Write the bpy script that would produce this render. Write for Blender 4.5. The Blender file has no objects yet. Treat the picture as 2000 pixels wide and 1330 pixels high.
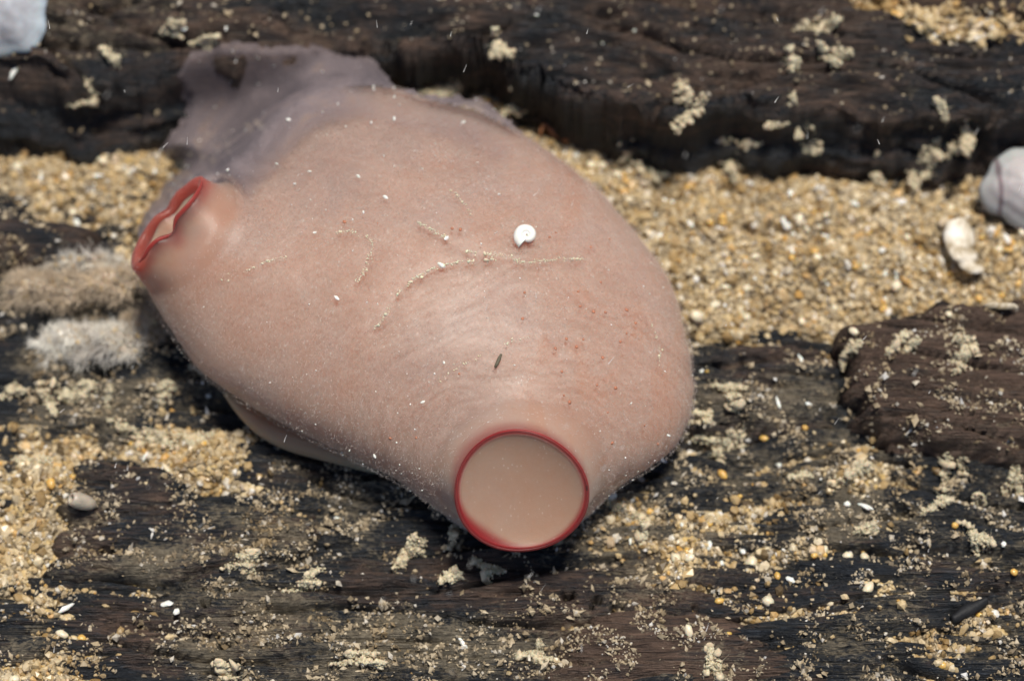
import bpy, math, random
import numpy as np

random.seed(7)
RNG = np.random.default_rng(11)
MM = 0.001                      # everything below is written in millimetres

# ------------------------------------------------------------------ camera
TAU = math.radians(25)          # camera leans 25 degrees off the vertical
D = 150.0                       # working distance of a macro lens, mm
PXMM = 50.0 / 2000.0            # the frame is 50 mm wide at the subject
CT, ST = math.cos(TAU), math.sin(TAU)
AX_R = np.array([1.0, 0, 0]); AX_U = np.array([0, CT, ST]); AX_W = np.array([0, -ST, CT])

scene = bpy.context.scene
COL = scene.collection
cam_data = bpy.data.cameras.new('camera')
cam = bpy.data.objects.new('camera', cam_data); COL.objects.link(cam)
cam.location = AX_W * D * MM
cam.rotation_euler = (TAU, 0, 0)
cam_data.sensor_width = 36.0
cam_data.lens = 36.0 * D / 50.0
cam_data.clip_start = 0.005; cam_data.clip_end = 50.0
cam_data.dof.use_dof = True
cam_data.dof.focus_distance = (D - 9.0) * MM
cam_data.dof.aperture_fstop = 30.0
scene.camera = cam

# ------------------------------------------------------------------ light
SUN_EL, SUN_AZ = math.radians(79), math.radians(36)     # azimuth from +Y towards +X
sun_dir = np.array([math.cos(SUN_EL) * math.sin(SUN_AZ), math.cos(SUN_EL) * math.cos(SUN_AZ), math.sin(SUN_EL)])
world = bpy.data.worlds.new('World'); scene.world = world; world.use_nodes = True
wn = world.node_tree
sky = wn.nodes.new('ShaderNodeTexSky'); sky.sky_type = 'NISHITA'; sky.sun_disc = False
sky.sun_elevation = SUN_EL; sky.sun_rotation = SUN_AZ
bg = wn.nodes['Background']; bg.inputs['Strength'].default_value = 0.085
wn.links.new(sky.outputs['Color'], bg.inputs['Color'])
sun_data = bpy.data.lights.new('sun', 'SUN'); sun_data.energy = 4.3; sun_data.angle = math.radians(11)
sun_data.color = (1.0, 0.94, 0.84)
sun = bpy.data.objects.new('sun', sun_data); COL.objects.link(sun)
sun.rotation_euler = (math.pi / 2 - SUN_EL, 0, math.pi - SUN_AZ)
scene.view_settings.view_transform = 'Standard'; scene.view_settings.look = 'None'
scene.view_settings.gamma = 1.0; scene.view_settings.use_curve_mapping = False
scene.view_settings.exposure = 0.0
scene.cycles.use_denoising = True
scene.cycles.max_bounces = 6
scene.cycles.transparent_max_bounces = 12
scene.unit_settings.system = 'METRIC'

# ------------------------------------------------------------------ pixels to places
def uv_of(px, py, w):
    k = PXMM * (D - w) / D
    return (np.asarray(px, float) - 1000) * k, (665 - np.asarray(py, float)) * k
def cam2world(u, v, w):
    return np.stack([u, v * CT - w * ST, v * ST + w * CT], -1)
def ground_xy(px, py, z=0.0):
    """where the line of sight through a pixel meets the level z"""
    px = np.asarray(px, float); py = np.asarray(py, float)
    w = np.zeros_like(px)
    for _ in range(12):
        u, v = uv_of(px, py, w)
        w = (z - v * ST) / CT
    u, v = uv_of(px, py, w)
    return np.stack([u, v * CT - w * ST], -1)

# ------------------------------------------------------------------ noise
def _hash(ix, iy, seed):
    h = (ix.astype(np.int64) * 374761393 + iy.astype(np.int64) * 668265263 + seed * 974634777) & 0xFFFFFFFF
    h = ((h ^ (h >> 13)) * 1274126177) & 0xFFFFFFFF
    h = h ^ (h >> 16)
    return h
def noise2(x, y, seed=0):
    ix = np.floor(x); iy = np.floor(y); fx = x - ix; fy = y - iy
    ux = fx * fx * fx * (fx * (fx * 6 - 15) + 10); uy = fy * fy * fy * (fy * (fy * 6 - 15) + 10)
    def g(dx, dy):
        a = _hash(ix + dx, iy + dy, seed) * (2 * math.pi / 4294967296.0)
        return np.cos(a) * (fx - dx) + np.sin(a) * (fy - dy)
    n0 = g(0, 0) * (1 - ux) + g(1, 0) * ux
    n1 = g(0, 1) * (1 - ux) + g(1, 1) * ux
    return (n0 * (1 - uy) + n1 * uy) * 1.5
def fbm(x, y, seed=0, o=4, gain=0.5):
    s = 0; a = 1.0; f = 1.0
    for i in range(o):
        s = s + a * noise2(x * f + i * 17.3, y * f - i * 9.1, seed + i); a *= gain; f *= 2.03
    return s
def ridged(x, y, seed=0, o=3):
    s = 0; a = 1.0; f = 1.0
    for i in range(o):
        s = s + a * (1 - 2 * np.abs(noise2(x * f + i * 7.7, y * f + i * 3.3, seed + i))); a *= 0.5; f *= 2.1
    return s
def sstep(a, b, x):
    t = np.clip((x - a) / (b - a), 0, 1); return t * t * (3 - 2 * t)
def poly_sd(poly, x, y):
    """signed distance to a polygon, positive inside"""
    shp = x.shape; x = x.ravel(); y = y.ravel()
    d2 = np.full(x.shape, 1e18); ins = np.zeros(x.shape, bool)
    n = len(poly)
    for i in range(n):
        ax, ay = poly[i]; bx, by = poly[(i + 1) % n]
        ex, ey = bx - ax, by - ay
        t = np.clip(((x - ax) * ex + (y - ay) * ey) / (ex * ex + ey * ey + 1e-12), 0, 1)
        d2 = np.minimum(d2, (x - ax - t * ex) ** 2 + (y - ay - t * ey) ** 2)
        c = (ay > y) != (by > y)
        if ey != 0:
            ins ^= c & (x < (y - ay) * ex / ey + ax)
    d = np.sqrt(d2)
    return np.where(ins, d, -d).reshape(shp)
def smooth_poly(poly, n=220, it=3):
    p = np.asarray(poly, float)
    for _ in range(it):
        q = np.roll(p, -1, 0); p = np.stack([p * .75 + q * .25, p * .25 + q * .75], 1).reshape(-1, 2)
    return p
def smooth_line(pts, n):
    p = np.asarray(pts, float)
    for _ in range(2):
        q = np.stack([p[:-1] * .75 + p[1:] * .25, p[:-1] * .25 + p[1:] * .75], 1).reshape(-1, p.shape[1])
        p = np.vstack([p[:1], q, p[-1:]])
    s = np.r_[0, np.cumsum(np.linalg.norm(np.diff(p, axis=0), axis=1))]
    t = np.linspace(0, s[-1], n)
    return np.stack([np.interp(t, s, p[:, k]) for k in range(p.shape[1])], -1)

# ------------------------------------------------------------------ mesh helpers
def raw_mesh(name, verts, faces, smooth=True, attrs=None):
    verts = np.asarray(verts, np.float32); faces = np.asarray(faces, np.int32)
    k = faces.shape[1]; nf = len(faces)
    me = bpy.data.meshes.new(name)
    me.vertices.add(len(verts)); me.vertices.foreach_set('co', (verts * MM).ravel())
    me.loops.add(nf * k); me.loops.foreach_set('vertex_index', faces.ravel())
    me.polygons.add(nf)
    me.polygons.foreach_set('loop_start', np.arange(0, nf * k, k, dtype=np.int32))
    me.polygons.foreach_set('use_smooth', np.full(nf, smooth))
    me.update(calc_edges=True)
    for an, av in (attrs or {}).items():
        a = me.attributes.new(an, 'FLOAT', 'POINT'); a.data.foreach_set('value', np.asarray(av, np.float32).ravel())
    me.validate()
    return me
def obj(name, verts, faces, mat, parent=None, origin=None, smooth=True, attrs=None):
    """links one mesh object; origin in mm world; a child is given in world coordinates too"""
    verts = np.asarray(verts, float)
    if parent is not None:
        o0 = np.array(parent['_o'])
    elif origin is None:
        lo, hi = verts.min(0), verts.max(0); o0 = np.array([(lo[0] + hi[0]) / 2, (lo[1] + hi[1]) / 2, lo[2]])
    else:
        o0 = np.asarray(origin, float)
    me = raw_mesh(name, verts - o0, faces, smooth, attrs)
    me.materials.append(mat)
    o = bpy.data.objects.new(name, me); COL.objects.link(o)
    if parent is not None: o.parent = parent
    else: o.location = o0 * MM
    o['_o'] = [float(c) for c in o0]
    return o
def empty(name, origin):
    o = bpy.data.objects.new(name, None); COL.objects.link(o)
    o.location = np.asarray(origin, float) * MM; o.empty_display_size = 0.002
    o['_o'] = [float(c) for c in origin]
    return o
def tag(o, label, cat, group=None, kind=None):
    o['label'] = label; o['category'] = cat
    if group: o['group'] = group
    if kind: o['kind'] = kind
    return o
def grid_faces(nx, ny):
    i = np.arange(nx * ny).reshape(nx, ny)
    return np.stack([i[:-1, :-1], i[1:, :-1], i[1:, 1:], i[:-1, 1:]], -1).reshape(-1, 4)
def cull(verts, faces, keep, attrs=None):
    f = faces[keep[faces].any(1)]
    used = np.zeros(len(verts), bool); used[f.ravel()] = True
    idx = np.cumsum(used) - 1
    return verts[used], idx[f], ({k: v[used] for k, v in attrs.items()} if attrs else None)

_p = (1 + 5 ** .5) / 2
ICO_V = np.array([(-1, _p, 0), (1, _p, 0), (-1, -_p, 0), (1, -_p, 0), (0, -1, _p), (0, 1, _p), (0, -1, -_p), (0, 1, -_p), (_p, 0, -1), (_p, 0, 1), (-_p, 0, -1), (-_p, 0, 1)]) / math.sqrt(1 + _p * _p)
ICO_F = np.array([(0, 11, 5), (0, 5, 1), (0, 1, 7), (0, 7, 10), (0, 10, 11), (1, 5, 9), (5, 11, 4), (11, 10, 2), (10, 7, 6), (7, 1, 8), (3, 9, 4), (3, 4, 2), (3, 2, 6), (3, 6, 8), (3, 8, 9), (4, 9, 5), (2, 4, 11), (6, 2, 10), (8, 6, 7), (9, 8, 1)])
def subdivide(V, F):
    V = list(map(tuple, V)); cache = {}; out = []
    def mid(a, b):
        k = (min(a, b), max(a, b))
        if k not in cache:
            m = (np.array(V[a]) + np.array(V[b])) / 2; m /= np.linalg.norm(m); cache[k] = len(V); V.append(tuple(m))
        return cache[k]
    for a, b, c in F:
        x, y, z = mid(a, b), mid(b, c), mid(c, a)
        out += [(a, x, z), (b, y, x), (c, z, y), (x, y, z)]
    return np.array(V), np.array(out)
OCT = (np.array([(1, 0, 0), (-1, 0, 0), (0, 1, 0), (0, -1, 0), (0, 0, 1), (0, 0, -1)], float) * 1.12, np.array([(0, 2, 4), (2, 1, 4), (1, 3, 4), (3, 0, 4), (2, 0, 5), (1, 2, 5), (3, 1, 5), (0, 3, 5)]))
ICO2_V, ICO2_F = subdivide(ICO_V, ICO_F)
ICO3_V, ICO3_F = subdivide(ICO2_V, ICO2_F)
def rand_rot(n, rng):
    q = rng.normal(size=(n, 4)); q /= np.linalg.norm(q, axis=1)[:, None]
    a, b, c, d = q.T
    return np.stack([np.stack([1 - 2 * (c * c + d * d), 2 * (b * c - a * d), 2 * (b * d + a * c)], -1),
                     np.stack([2 * (b * c + a * d), 1 - 2 * (b * b + d * d), 2 * (c * d - a * b)], -1),
                     np.stack([2 * (b * d - a * c), 2 * (c * d + a * b), 1 - 2 * (b * b + c * c)], -1)], 1)
def blobs(P, size, rng, rough=0.28, aniso=0.35, base=(ICO_V, ICO_F)):
    """many irregular little stones or flecks as one array of triangles"""
    bv, bf = base; n = len(P); m = len(bv)
    R = rand_rot(n, rng)
    ax = np.exp(rng.normal(0, aniso, size=(n, 1, 3)))
    r = 1 + rng.uniform(-rough, rough, size=(n, m, 1))
    v = bv[None] * r * ax * np.asarray(size).reshape(-1, 1, 1)
    v = np.einsum('nij,nmj->nmi', R, v) + np.asarray(P)[:, None]
    f = bf[None] + (np.arange(n) * m)[:, None, None]
    return v.reshape(-1, 3), f.reshape(-1, 3)
def hairs(P, T, length, width, rng, bend=0.5, seg=3):
    """thin curved three-sided whiskers from points P along directions T"""
    n = len(P); T = T / np.linalg.norm(T, axis=1)[:, None]
    side = np.cross(T, rng.normal(size=(n, 3))); side /= np.linalg.norm(side, axis=1)[:, None] + 1e-9
    s2 = np.cross(T, side)
    L = np.asarray(length).reshape(-1, 1); W = np.asarray(width).reshape(-1, 1)
    bd = rng.normal(0, bend, size=(n, 1))
    vs = []
    for k in range(seg):
        t = k / (seg - 1)
        c = P + T * L * t + side * L * bd * t * t
        wd = W * (1 - 0.75 * t) * 0.5
        for a in range(3):
            an = a * 2.0944
            vs.append(c + (side * math.cos(an) + s2 * math.sin(an)) * wd)
    V = np.stack(vs, 1)                       # n, seg*3, 3
    f = []
    for k in range(seg - 1):
        for a in range(3):
            b = (a + 1) % 3
            f.append((k * 3 + a, k * 3 + b, k * 3 + 3 + b, k * 3 + 3 + a))
    F = np.array(f)[None] + (np.arange(n) * seg * 3)[:, None, None]
    return V.reshape(-1, 3), F.reshape(-1, 4)
def tube(path, rad, sides=8, cap=True):
    path = np.asarray(path, float); n = len(path); rad = np.broadcast_to(np.asarray(rad, float), (n,))
    tan = np.gradient(path, axis=0); tan /= np.linalg.norm(tan, axis=1)[:, None] + 1e-12
    nrm = np.cross(tan[0], (0.3, 0.2, 1.0)); nrm /= np.linalg.norm(nrm)
    V = []
    for i in range(n):
        nrm = nrm - tan[i] * np.dot(nrm, tan[i]); nrm /= np.linalg.norm(nrm)
        bn = np.cross(tan[i], nrm)
        a = np.linspace(0, 2 * math.pi, sides, endpoint=False)
        V.append(path[i] + rad[i] * (np.cos(a)[:, None] * nrm + np.sin(a)[:, None] * bn))
    V = np.array(V).reshape(-1, 3)
    F = [(i * sides + a, i * sides + (a + 1) % sides, (i + 1) * sides + (a + 1) % sides, (i + 1) * sides + a) for i in range(n - 1) for a in range(sides)]
    if cap:
        c0 = len(V); V = np.vstack([V, path[0], path[-1]])
        for a in range(sides):
            F.append((c0, (a + 1) % sides, a, a)); F.append((c0 + 1, (n - 1) * sides + a, (n - 1) * sides + (a + 1) % sides, (n - 1) * sides + (a + 1) % sides))
    return V, F
def quads_to_tris(F):
    out = []
    for f in F:
        out.append((f[0], f[1], f[2]))
        if f[3] != f[2]: out.append((f[0], f[2], f[3]))
    return np.array(out)
def merge(parts):
    V = []; F = []; o = 0
    for v, f in parts:
        V.append(v); F.append(np.asarray(f) + o); o += len(v)
    return np.vstack(V), np.vstack(F)

# ------------------------------------------------------------------ materials
class NT:
    def __init__(s, name):
        s.m = bpy.data.materials.new(name); s.m.use_nodes = True
        s.t = s.m.node_tree; s.b = s.t.nodes['Principled BSDF']; s.out = s.t.nodes['Material Output']
    def n(s, typ, **kw):
        x = s.t.nodes.new(typ)
        for k, v in kw.items():
            if k.startswith('i_'):
                key = k[2:]; key = int(key) if key.isdigit() else key.replace('_', ' ')
                x.inputs[key].default_value = v
            else: setattr(x, k, v)
        return x
    def l(s, a, b): s.t.links.new(a, b)
    def coords(s, scale=(1, 1, 1)):
        tc = s.n('ShaderNodeNewGeometry'); mp = s.n('ShaderNodeMapping')
        mp.inputs['Scale'].default_value = tuple(c / MM for c in scale)      # texture space in mm
        s.l(tc.outputs['Position'], mp.inputs['Vector']); return mp.outputs['Vector']
    def noise(s, vec, scale, detail=4, rough=0.55, dist=0.0):
        x = s.n('ShaderNodeTexNoise'); x.inputs['Scale'].default_value = scale; x.inputs['Detail'].default_value = detail
        x.inputs['Roughness'].default_value = rough; x.inputs['Distortion'].default_value = dist
        s.l(vec, x.inputs['Vector']); return x.outputs['Fac']
    def ramp(s, fac, stops, interp='LINEAR'):
        x = s.n('ShaderNodeValToRGB'); x.color_ramp.interpolation = interp
        e = x.color_ramp.elements
        while len(e) < len(stops): e.new(0.5)
        for k, (p, c) in enumerate(stops):
            e[k].position = p; e[k].color = (*c, 1) if len(c) == 3 else c
        s.l(fac, x.inputs['Fac']); return x.outputs['Color']
    def mix(s, fac, a, b, mode='MIX'):
        x = s.n('ShaderNodeMix', data_type='RGBA', blend_type=mode)
        for sock, val in ((x.inputs[0], fac), (x.inputs[6], a), (x.inputs[7], b)):
            if hasattr(val, 'links'): s.l(val, sock)
            elif isinstance(val, (int, float)): sock.default_value = val
            else: sock.default_value = (*val, 1)
        return x.outputs[2]
    def math(s, op, a, b=0.0, c=None):
        x = s.n('ShaderNodeMath', operation=op)
        for sock, val in zip(x.inputs, (a, b, c)):
            if val is None: continue
            if hasattr(val, 'links'): s.l(val, sock)
            else: sock.default_value = val
        return x.outputs[0]
    def attr(s, name):
        x = s.n('ShaderNodeAttribute', attribute_name=name); return x.outputs['Fac']
    def bump(s, h, strength=0.5, dist=0.1):
        x = s.n('ShaderNodeBump'); x.inputs['Strength'].default_value = strength; x.inputs['Distance'].default_value = dist * MM
        s.l(h, x.inputs['Height']); s.l(x.outputs['Normal'], s.b.inputs['Normal'])
    def base(s, c):
        if hasattr(c, 'links'): s.l(c, s.b.inputs['Base Color'])
        else: s.b.inputs['Base Color'].default_value = (*c, 1)
    def set(s, **kw):
        for k, v in kw.items(): s.b.inputs[k.replace('_', ' ')].default_value = v
        return s

def wood_material(name, brown, black, rot=0.0, dusty=0.6):
    m = NT(name)
    v = m.coords((0.11, 1.0, 1.0)); vi = m.coords()
    grain = m.noise(v, 2.6, 6, 0.62, 0.6)
    fine = m.noise(m.coords((0.25, 3.0, 3.0)), 3.2, 4, 0.6, 0.3)
    patch = m.noise(m.coords((0.5, 1, 1)), 0.33, 4, 0.6)
    fib = m.noise(m.coords((0.07, 2.2, 2.2)), 4.0, 3, 0.5, 0.15)
    grain = m.math('ADD', m.math('MULTIPLY', grain, 0.6), m.math('MULTIPLY', fib, 0.4))
    c_b = m.ramp(grain, [(0.34, tuple(0.3 * k for k in brown)), (0.5, brown), (0.68, tuple(2.0 * k for k in brown))])
    c_k = m.ramp(fine, [(0.3, tuple(0.5 * k for k in black)), (0.58, black), (0.75, tuple(3.8 * k for k in black))])
    ch = m.math('ADD', m.attr('char_shade'), m.math('MULTIPLY', m.math('SUBTRACT', patch, 0.5), 4.0))
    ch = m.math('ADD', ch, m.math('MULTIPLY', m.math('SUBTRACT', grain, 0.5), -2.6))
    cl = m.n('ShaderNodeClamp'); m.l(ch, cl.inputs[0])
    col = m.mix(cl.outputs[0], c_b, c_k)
    # silt settled in a fine mottle
    d1 = m.noise(m.coords((0.6, 1.1, 1.0)), 3.4, 6, 0.75, 1.2); d2 = m.noise(vi, 0.5, 3, 0.5)
    df = m.math('ADD', m.math('MULTIPLY', d1, 0.75), m.math('MULTIPLY', d2, 0.35))
    df = m.math('ADD', df, m.math('MULTIPLY', m.attr('dust'), 0.30))
    dm = m.ramp(df, [(0.66, (0, 0, 0)), (0.76, (1, 1, 1))])
    dcol = m.ramp(m.noise(vi, 4.0, 3), [(0.3, (0.15, 0.12, 0.08)), (0.7, (0.36, 0.30, 0.205))])
    col = m.mix(m.math('MULTIPLY', dm, dusty), col, dcol)
    m.base(col); m.set(Roughness=0.55); m.b.inputs['Specular IOR Level'].default_value = 0.35
    hh = m.math('ADD', m.math('MULTIPLY', grain, 0.7), m.math('MULTIPLY', fine, 0.5))
    hh = m.math('ADD', hh, m.math('MULTIPLY', fib, 0.8)); hh = m.math('ADD', hh, m.math('MULTIPLY', m.noise(vi, 7.0, 4, 0.7), 0.6))
    m.bump(hh, 1.0, 0.26)
    return m.m
M_WOOD = wood_material('waterlogged_wood', (0.085, 0.054, 0.039), (0.015, 0.018, 0.023))

def sand_material(name, stops, spec=0.5, rough=0.35, sss=0.0):
    m = NT(name)
    g = m.n('ShaderNodeNewGeometry').outputs['Random Per Island']
    col = m.ramp(g, stops)
    n = m.noise(m.coords(), 9.0, 3, 0.6)
    col = m.mix(0.45, col, m.ramp(n, [(0.3, (0.62, 0.57, 0.48)), (0.7, (1.0, 0.98, 0.94))]), 'MULTIPLY')
    col = m.mix(1.0, col, m.ramp(m.noise(m.coords(), 0.33, 4, 0.65), [(0.36, (0.66, 0.59, 0.48)), (0.58, (1, 1, 1))]), 'MULTIPLY')
    m.base(col); m.set(Roughness=rough); m.b.inputs['Specular IOR Level'].default_value = spec
    if sss:
        m.set(Subsurface_Weight=sss, Subsurface_Scale=0.15 * MM); m.b.inputs['Subsurface Radius'].default_value = (1, .7, .4)
    return m.m
M_GRAIN = sand_material('sand_grain', [(0.0, (0.10, 0.075, 0.045)), (0.10, (0.34, 0.235, 0.11)), (0.35, (0.60, 0.45, 0.24)), (0.6, (0.72, 0.58, 0.36)), (0.80, (0.80, 0.70, 0.52)), (0.90, (0.72, 0.43, 0.12)), (0.95, (0.85, 0.82, 0.76)), (1.0, (0.9, 0.88, 0.84))], sss=0.25)
M_GRIT = sand_material('silt_fleck', [(0.0, (0.20, 0.16, 0.11)), (0.4, (0.44, 0.36, 0.245)), (0.8, (0.60, 0.51, 0.37)), (0.93, (0.58, 0.55, 0.50)), (1.0, (0.8, 0.8, 0.8))], rough=0.6)
def simple(name, col, rough=0.5, spec=0.4, var=0.25, sc=3.0, sss=0.0, ssr=0.4, bump=0.3):
    m = NT(name); n = m.noise(m.coords(), sc, 4, 0.6)
    m.base(m.ramp(n, [(0.3, tuple(c * (1 - var) for c in col)), (0.7, tuple(min(1, c * (1 + var)) for c in col))]))
    m.set(Roughness=rough); m.b.inputs['Specular IOR Level'].default_value = spec
    if sss: m.set(Subsurface_Weight=sss, Subsurface_Scale=ssr * MM)
    m.bump(m.noise(m.coords(), sc * 3, 4, 0.6), bump, 0.08)
    return m.m
def sandbed_material():
    m = NT('sand_bed'); v = m.coords()
    vo = m.n('ShaderNodeTexVoronoi'); vo.inputs['Scale'].default_value = 3.4; m.l(v, vo.inputs['Vector'])
    h = m.n('ShaderNodeSeparateColor'); m.l(vo.outputs['Color'], h.inputs[0])
    col = m.ramp(h.outputs[0], [(0.0, (0.25, 0.19, 0.115)), (0.3, (0.42, 0.325, 0.19)), (0.7, (0.54, 0.435, 0.28)), (0.93, (0.58, 0.40, 0.15)), (1.0, (0.75, 0.70, 0.6))])
    m.base(col); m.set(Roughness=0.6)
    m.bump(m.math('SUBTRACT', 1.0, vo.outputs['Distance']), 1.0, 0.25)
    return m.m
M_SAND = sandbed_material()
M_FLOC = simple('detritus', (0.58, 0.48, 0.33), 0.8, 0.15, 0.35, 4.0, 0.2, 0.3)
M_WHITE = simple('white_shell', (0.82, 0.79, 0.72), 0.4, 0.5, 0.12, 2.0, 0.2)
M_AMBER = simple('amber_grain', (0.66, 0.40, 0.11), 0.25, 0.6, 0.2, 3.0, 0.4)
M_CREAM = simple('cream_grain', (0.74, 0.64, 0.46), 0.3, 0.5, 0.15, 3.0, 0.3)
M_RUST = simple('rust_shell', (0.30, 0.12, 0.045), 0.35, 0.5, 0.25, 2.0)
M_FUR = simple('pale_fur', (0.88, 0.81, 0.73), 0.8, 0.1, 0.2, 0.8, 0.0)
M_FURBODY = simple('sponge_flesh', (0.55, 0.46, 0.36), 0.8, 0.1, 0.4, 1.2, 0.3)
M_PELLET = simple('pellet', (0.12, 0.105, 0.07), 0.6, 0.3, 0.2, 4.0)
M_SNOW = simple('marine_snow', (0.75, 0.73, 0.70), 0.6, 0.3, 0.1, 4.0)

def tunic_material(name, alpha=None, ss=3.6):
    m = NT(name); v = m.coords()
    big = m.noise(v, 0.16, 4, 0.6, 0.5); med = m.noise(v, 0.7, 5, 0.6, 0.4); fin = m.noise(v, 6.0, 4, 0.7)
    pink = m.ramp(big, [(0.30, (0.39, 0.27, 0.225)), (0.5, (0.415, 0.262, 0.198)), (0.72, (0.43, 0.245, 0.172))])
    milk = m.ramp(m.math('ADD', m.math('MULTIPLY', med, 0.6), m.math('MULTIPLY', fin, 0.4)), [(0.40, (0, 0, 0)), (0.75, (0.55, 0.55, 0.55))])
    col = m.mix(milk, pink, (0.47, 0.365, 0.305))
    # fine milky flecks in the tunic
    vo = m.n('ShaderNodeTexVoronoi'); vo.inputs['Scale'].default_value = 4.5; m.l(m.coords((1, 0.6, 0.8)), vo.inputs['Vector'])
    fl = m.ramp(vo.outputs['Distance'], [(0.10, (0.85, 0.85, 0.85)), (0.22, (0, 0, 0))])
    col = m.mix(m.math('MULTIPLY', fl, m.ramp(med, [(0.45, (0, 0, 0)), (0.6, (1, 1, 1))])), col, (0.62, 0.53, 0.47))
    if alpha is None:
        # greyer, clearer tissue towards the holdfast; red pigment at the siphon lips
        col = m.mix(m.attr('grey'), col, (0.22, 0.165, 0.15))
        col = m.mix(m.attr('orange'), col, (0.43, 0.185, 0.095))
        col = m.mix(m.attr('tan'), col, (0.36, 0.225, 0.135))
        col = m.mix(m.attr('red'), col, (0.25, 0.014, 0.014))
    m.base(col); m.set(Roughness=0.6, Subsurface_Weight=1.0 if alpha is None else 0.0, Subsurface_Scale=ss * MM, Subsurface_Anisotropy=0.2)
    m.b.inputs['Subsurface Radius'].default_value = (1.3, 0.75, 0.6)
    m.b.inputs['Specular IOR Level'].default_value = 0.25; m.set(Sheen_Weight=0.10, Sheen_Roughness=0.55); m.b.inputs['Sheen Tint'].default_value = (1, 0.93, 0.88, 1); m.set(Roughness=0.42)
    m.bump(m.math('ADD', med, m.math('MULTIPLY', fin, 0.35)), 0.25, 0.07)
    return m
M_TUNIC = tunic_material('tunic').m
M_LIP = tunic_material('siphon_lip', ss=0.7).m
def membrane_material():
    m = NT('clear_tunic'); v = m.coords()
    n = m.noise(v, 0.35, 5, 0.62, 0.5); f = m.noise(v, 5, 4, 0.7)
    col = m.ramp(n, [(0.3, (0.20, 0.17, 0.185)), (0.6, (0.29, 0.235, 0.24)), (0.75, (0.34, 0.24, 0.19))])
    m.base(col); m.set(Roughness=0.6); m.b.inputs['Specular IOR Level'].default_value = 0.12
    a = m.math('ADD', m.attr('cover'), m.math('MULTIPLY', m.math('SUBTRACT', n, 0.5), 0.5))
    a = m.math('ADD', a, m.math('MULTIPLY', m.math('SUBTRACT', f, 0.5), 0.3))
    cl = m.n('ShaderNodeClamp'); m.l(a, cl.inputs[0]); m.l(cl.outputs[0], m.b.inputs['Alpha'])
    m.bump(m.math('ADD', n, m.math('MULTIPLY', f, 0.3)), 0.4, 0.2)
    return m.m
M_MEMB = membrane_material()
M_SPOT = simple('red_spot', (0.46, 0.19, 0.115), 0.6, 0.1, 0.1, 2.0)

# ------------------------------------------------------------------ terrain: heights in mm
def axis(lo, hi, step, far):
    inner = np.arange(lo, hi + step / 2, step); out = []; s = step; c = hi
    while c < far: s *= 1.18; c += s; out.append(c)
    out = np.array(out)
    return np.r_[(lo - (out - hi))[::-1], inner, out]
GX = axis(-27.5, 27.5, 0.1, 150); GY = axis(-21.5, 25.5, 0.1, 150)
X, Y = np.meshgrid(GX, GY, indexing='ij')
def sample(A, x, y):
    i = np.clip(np.searchsorted(GX, x) - 1, 0, len(GX) - 2); j = np.clip(np.searchsorted(GY, y) - 1, 0, len(GY) - 2)
    tx = np.clip((x - GX[i]) / (GX[i + 1] - GX[i]), 0, 1); ty = np.clip((y - GY[j]) / (GY[j + 1] - GY[j]), 0, 1)
    return (A[i, j] * (1 - tx) * (1 - ty) + A[i + 1, j] * tx * (1 - ty) + A[i, j + 1] * (1 - tx) * ty + A[i + 1, j + 1] * tx * ty)
def wpoly(pts, z=0.0, it=2):
    p = np.asarray(pts, float); return smooth_poly(ground_xy(p[:, 0], p[:, 1], z), it=it)

def grain_relief(x, y, seed, slope=0.0, amp=1.0):
    yy = y - slope * x; wx = x + 2.5 * noise2(x * 0.12, yy * 0.3, seed + 40)
    wy = yy + 0.9 * noise2(x * 0.10, y * 0.22, seed + 41)
    r = ridged(wx * 0.07, wy * 0.42, seed, 3) * 0.55
    r = r + ridged(wx * 0.16, wy * 1.3, seed + 5, 3) * 0.22
    r = r + fbm(wx * 0.2, wy * 2.4, seed + 9, 3) * 0.17
    r = r + ridged(wx * 0.13, wy * 3.1, seed + 7, 2) * 0.12
    r = r + fbm(x * 0.9, y * 1.3, seed + 13, 3) * 0.07
    cr = np.abs(noise2(wx * 0.05, wy * 0.55, seed + 21))           # long open cracks
    r = r - 1.1 * np.exp(-(cr / 0.04) ** 2)
    cr = np.abs(noise2(wx * 0.09 + 31, wy * 1.05, seed + 22)); r = r - 0.5 * np.exp(-(cr / 0.05) ** 2)
    return r * amp

# the wood bed itself
wood = -0.35 + grain_relief(X, Y, 3, -0.03, 0.95) + 0.8 * fbm(X * 0.06, Y * 0.10, 77, 3)
wood += 0.45 * sstep(0.1, 0.7, ridged((X + 3 * noise2(X * .1, Y * .2, 71)) * 0.10, (Y - 0.04 * X) * 0.62, 72, 2)) * sstep(4, 9, X) * sstep(-6, -9, Y)
# worm bored holes
HOLES = [(1205, 1193, .30), (1165, 1175, .26), (1110, 1170, .30), (1355, 1200, .16), (405, 1190, .22), (440, 1272, .30), (1155, 1190, .12), (480, 1100, .2)]
for px, py, r in HOLES:
    c = ground_xy(px, py, 0.0); d = np.hypot(X - c[0], (Y - c[1]) * 1.2)
    wood -= 1.6 * sstep(r * 1.25, r * 0.7, d)
# sunken trough for the sand behind the animal
t_poly = wpoly([(700, 120), (950, 170), (1200, 300), (2050, 380), (2050, 610), (1640, 610), (1330, 650), (900, 500)])
wood -= 1.6 * sstep(-1.0, 1.5, poly_sd(t_poly, X, Y))
wood -= 1.5 * sstep(-1.5, 1.0, poly_sd(wpoly([(-60, 130), (330, 150), (330, 330), (200, 350), (-60, 330)]), X, Y))

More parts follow.
